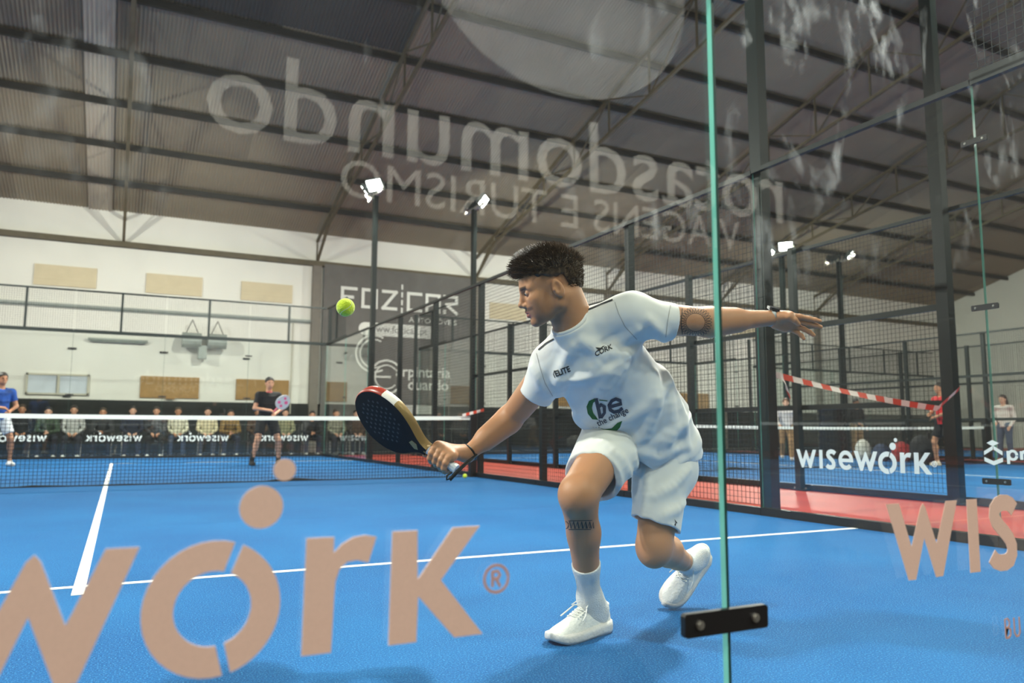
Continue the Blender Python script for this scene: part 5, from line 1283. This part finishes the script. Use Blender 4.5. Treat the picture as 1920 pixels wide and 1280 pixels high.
# the pair across the net
p = on_floor(497, 872); opp = person('ready', p[0], p[1], PI+.12, 'player in a black polo shirt with a pink collar waiting beyond the net', (22, 22, 26), (20, 20, 24), (34, 28, 24), (40, 40, 42), 0)
mb = MB(); mb.tube([(0+.062*math.cos(a), .065+.058*math.sin(a), 1.435+.012*math.sin(a)) for a in np.linspace(0, 2*PI, 21)[:-1]], .011, 6, closed=True); mb.build('collar', pal((226, 92, 108)), opp, True)
mb = MB(); mb.bar((.03, .145, 1.25), (.03, .125, 1.42), .010, 5); mb.build('placket', pal((226, 92, 108)), opp)
for i, k in enumerate(POSES['ready']['ank']):
    mb = MB(); mb.bar((k[0], k[1], .06), (k[0]*.94, k[1]+.02, .26), .047, 10, .052); mb.build('sock', pal((24, 24, 28)), opp, True)
def small_racket(parent_xyz, rotz, label, c1, c2):
    t = thing('padel_racket', label, 'racket', parent_xyz, rotz)
    o_ = [(math.sin(a)*.125*(1-.18*math.cos(a)*-1*.5), .27+.155*-math.cos(a)) for a in np.linspace(0, 2*PI, 29)[:-1]]
    mb = MB(); mb.poly(o_, (0, .019, 0), (1, 0, 0), (0, 0, 1), .038); mb.build('head', pal(c1), t)
    mb = MB()
    for a, b, r in ((.05, .30, .035), (-.055, .22, .03), (.02, .19, .028), (-.02, .35, .026)): mb.poly(arc(a, b, r, r, 0, 340, 17), (0, -.020, 0), (1, 0, 0), (0, 0, 1), -.001*-1)
    mb.build('face_print', pal(c2), t)
    mb = MB(); mb.bar((0, 0, -.02), (0, 0, .13), .017, 8); mb.build('handle', pal((230, 120, 140)), t); return t
R_ = Matrix.Rotation(PI+.12, 4, 'Z'); q = R_ @ Vector((-.02, .33, 1.04)); rkt = small_racket((p[0]+q.x, p[1]+q.y, q.z), .1, 'pink and grey padel racket held by the player in black', (206, 206, 212), (236, 96, 150)); rkt.rotation_euler = (.2, .7, .1)
p = at(-6, 800, 14.4); person('ready', p[0], p[1], PI+.5, 'player in a blue shirt and white shorts beyond the net', (28, 74, 150), (232, 232, 232), (36, 30, 26), (236, 236, 236), 1, topvar=(.5, 9))
# spectators on chairs behind the far end glass
def make_chair():
    t = thing('folding_chair', 'white metal chair behind the far end glass', 'chair', (0, 0, 0), 0, 'spectator chairs'); c = pal((222, 218, 214), .5)
    mb = MB(); mb.box((-.21, -.20, .42), (.21, .22, .445)); mb.build('seat', pal((60, 62, 66)), t)
    mb = MB(); mb.box((-.21, -.24, .62), (.21, -.22, .86)); mb.build('backrest', pal((60, 62, 66)), t)
    for sx in (-.2, .2):
        mb = MB(); mb.bar((sx, .20, 0), (sx, .18, .43), .013, 6); mb.build('leg', c, t)
        mb = MB(); mb.bar((sx, -.26, 0), (sx, -.21, .43), .013, 6); mb.bar((sx, -.21, .43), (sx, -.235, .88), .013, 6); mb.build('leg', c, t)
    return t
SP = [(-20, 'dark green coat', (44, 58, 48), (30, 32, 38), 'seated', 0), (40, 'black jacket', (28, 30, 34), (36, 42, 58), 'seated', 0), (90, 'dark olive hooded top', (58, 74, 54), (34, 38, 48), 'lean', 0), (137, 'pale grey scarf and top', (186, 184, 180), (40, 42, 50), 'seated', 0), (193, 'charcoal jumper', (44, 44, 46), (32, 34, 40), 'lean', 0), (247, 'navy jacket', (28, 34, 54), (40, 44, 60), 'seated', 0), (292, 'dark grey padded coat', (56, 56, 60), (30, 32, 36), 'seated', 0),
      (333, 'white checked shirt', (214, 206, 182), (56, 68, 92), 'seated', .35), (388, 'cream knitted jumper', (222, 208, 172), (64, 70, 84), 'seated', 0), (430, 'tan jacket over a white shirt', (140, 108, 56), (48, 56, 76), 'lean', 0), (482, 'brown coat', (84, 62, 46), (40, 40, 46), 'seated', 0), (533, 'grey green sweater', (142, 140, 108), (44, 48, 58), 'seated', 0), (582, 'black top with bare forearms', (26, 26, 30), (40, 46, 62), 'lean', 0), (626, 'mottled grey fleece', (110, 108, 104), (34, 36, 42), 'seated', .3), (668, 'dark brown jumper', (66, 52, 44), (40, 44, 56), 'seated', 0)]
ch = None; rs = np.random.RandomState(5)
for i, (px, nm, ct, cb, kd, vr) in enumerate(SP):
    q = on_y(px, 800, 11.75); yy = 11.75+rs.uniform(-.12, .12)
    c = make_chair() if ch is None else copy_tree(ch)
    if ch is None: ch = c
    c['label'] = 'white metal chair under the spectator in a %s' % nm
    c.location = (q[0], yy, -.03); c.rotation_euler = (0, 0, PI+rs.uniform(-.08, .08))
    person(kd, q[0], yy, c.rotation_euler[2], 'spectator in a %s seated behind the far end glass' % nm, ct, cb, [(40, 30, 24), (60, 44, 30), (26, 22, 20)][i % 3], [(228, 226, 222), (60, 60, 64), (200, 196, 190)][i % 3], i % 3, z=-.035, scale=.98, topvar=(vr, 26))
# people around the neighbouring court
p = at(1772, 800, 16.1); person('ready', p[0], p[1], 1.25, 'man in a red T-shirt and black shorts standing by the taped-off court net', (196, 40, 44), (24, 24, 28), (34, 28, 24), (222, 204, 180), 1)
p = at(1884, 800, 19.0); person('stand', p[0], p[1], 1.6, 'woman with long dark hair in a white top and blue jeans', (232, 222, 216), (78, 92, 118), (56, 38, 30), (190, 120, 100), 2, long_hair=True, scale=.93)
p = at(1950, 800, 20.2); person('stand', p[0], p[1], 1.2, 'person in a black coat standing beside the woman in jeans', (30, 30, 34), (44, 46, 54), (50, 36, 28), (60, 60, 60), 0, scale=.98)
p = at(1474, 800, 19.4); person('step', p[0], p[1], 2.4, 'person in a white top and tan trousers bending beyond the taped-off court', (226, 214, 208), (168, 128, 88), (92, 56, 34), (226, 214, 206), 2, scale=.92)
p = at(1606, 800, 21.5); person('stand', p[0], p[1], 2.9, 'person in a black jacket and beige trousers by the stacked crates', (26, 26, 30), (172, 150, 112), (30, 24, 22), (60, 54, 50), 0, scale=.92)
# stacked baskets, bags
p = at(1558, 800, 21.0)
for k in range(7):
    mb = MB(); mb.lathe([(.30, 0), (.335, .17), (.355, .17), (.355, .20), (.31, .20), (.285, .02), (.0, .02)], 20); 
    t = mb.build('ball_basket', M['black']); t.location = (p[0], p[1], (0 if abs(p[0]-PITCH_GAP) < 5 else -.012)+k*.195); tag(t, 'black plastic basket in the tall stack beyond the taped-off court', 'basket', 'stacked black baskets')
def bag(u, v, sz, col, label, strap=True):
    p = at(u, 800, v); t = thing('sports_bag', label, 'bag', (p[0], p[1], 0 if abs(p[0]-PITCH_GAP) < 4.6 else -.012), .5)
    def f(q): return smin(sd_ell(q, (0, 0, sz[2]*.48), (sz[0], sz[1], sz[2]*.55)), sd_cone(q, (-sz[0]*.6, 0, sz[2]*.3), (sz[0]*.6, 0, sz[2]*.3), sz[1]*.8, sz[1]*.8), .06)+.006*noise3(q, 18, 3)
    a, b = mesh_sdf(lambda q: smax(f(q), -q[:, 2], .01), (-sz[0]-.25, -sz[1]-.25, -.1), (sz[0]+.25, sz[1]+.25, sz[2]+.25), .022, newton=1); mesh_obj('shell', np_mesh('shell', a, b, pal(col)), None, t)
    if strap: mb = MB(); mb.tube([(-sz[0]*.5, -sz[1]*.5, sz[2]*.8), (-sz[0]*.2, -sz[1]*.6, sz[2]*1.15), (sz[0]*.2, -sz[1]*.6, sz[2]*1.15), (sz[0]*.5, -sz[1]*.5, sz[2]*.8)], .016, 6); mb.build('handle', M['black'], t)
bag(1726, 17.9, (.42, .26, .62), (30, 30, 34), 'large black sports bag by the man in red')
bag(1688, 18.9, (.34, .22, .46), (150, 38, 40), 'dark red sports bag beside the black one')
bag(1650, 19.3, (.26, .20, .40), (44, 56, 84), 'small navy sports bag beside the red one')
bag(1616, 20.0, (.36, .18, .50), (206, 204, 196), 'crumpled white jacket heaped beyond the taped-off court', False)
# barrier tape strung across the corridor between the courts
A_, B_ = np.array([5.18, -6.02, 1.20]), np.array([7.60, -6.1, 1.14]); tp = thing('barrier_tape', 'red and white barrier tape strung across the corridor', 'tape', tuple(A_))
n = 44; hh = .028
def tape(pts, tw, name):
    mb = MB()
    for i in range(len(pts)-1):
        a, b = pts[i], pts[i+1]; ta, tb = tw[i], tw[i+1]; ua, ub = np.array([0, math.sin(ta), math.cos(ta)])*hh, np.array([0, math.sin(tb), math.cos(tb)])*hh
        mb.add([a-ua, b-ub, b+ub, a+ua], [(0, 1, 2, 3)], 1 if (i//2) % 2 else 0)
    return mb.build(name, [M['tape_w'], M['tape_r']], tp)
ts = np.linspace(0, 1, n); pts = [(B_-A_)*t+np.array([0, 0, float(np.interp(t, [0, .86, 1], [0, -.20, 0]))-.03*math.sin(PI*t)]) for t in ts]; tape(pts, .5*np.sin(ts*5), 'band')
tape([np.array([.05, -.03, -.0]), np.array([.09, -.05, -.08]), np.array([.12, -.04, -.15]), np.array([.15, -.03, -.2])], [.2, .5, .8, .6], 'loose_end')
p0 = np.array([4.78, -.06, .93]); t2 = thing('barrier_tape', 'short orange and white tape tied at the net post', 'tape', tuple(p0)); mb = MB()
for i in range(6):
    a, b = np.array([i*.06, 0, .015*i]), np.array([(i+1)*.06, 0, .015*(i+1)]); mb.add([a-(0, 0, .022), b-(0, 0, .022), b+(0, 0, .022), a+(0, 0, .022)], [(0, 1, 2, 3)], i % 2)
mb.build('band', [M['tape_w'], M['tape_r']], t2)
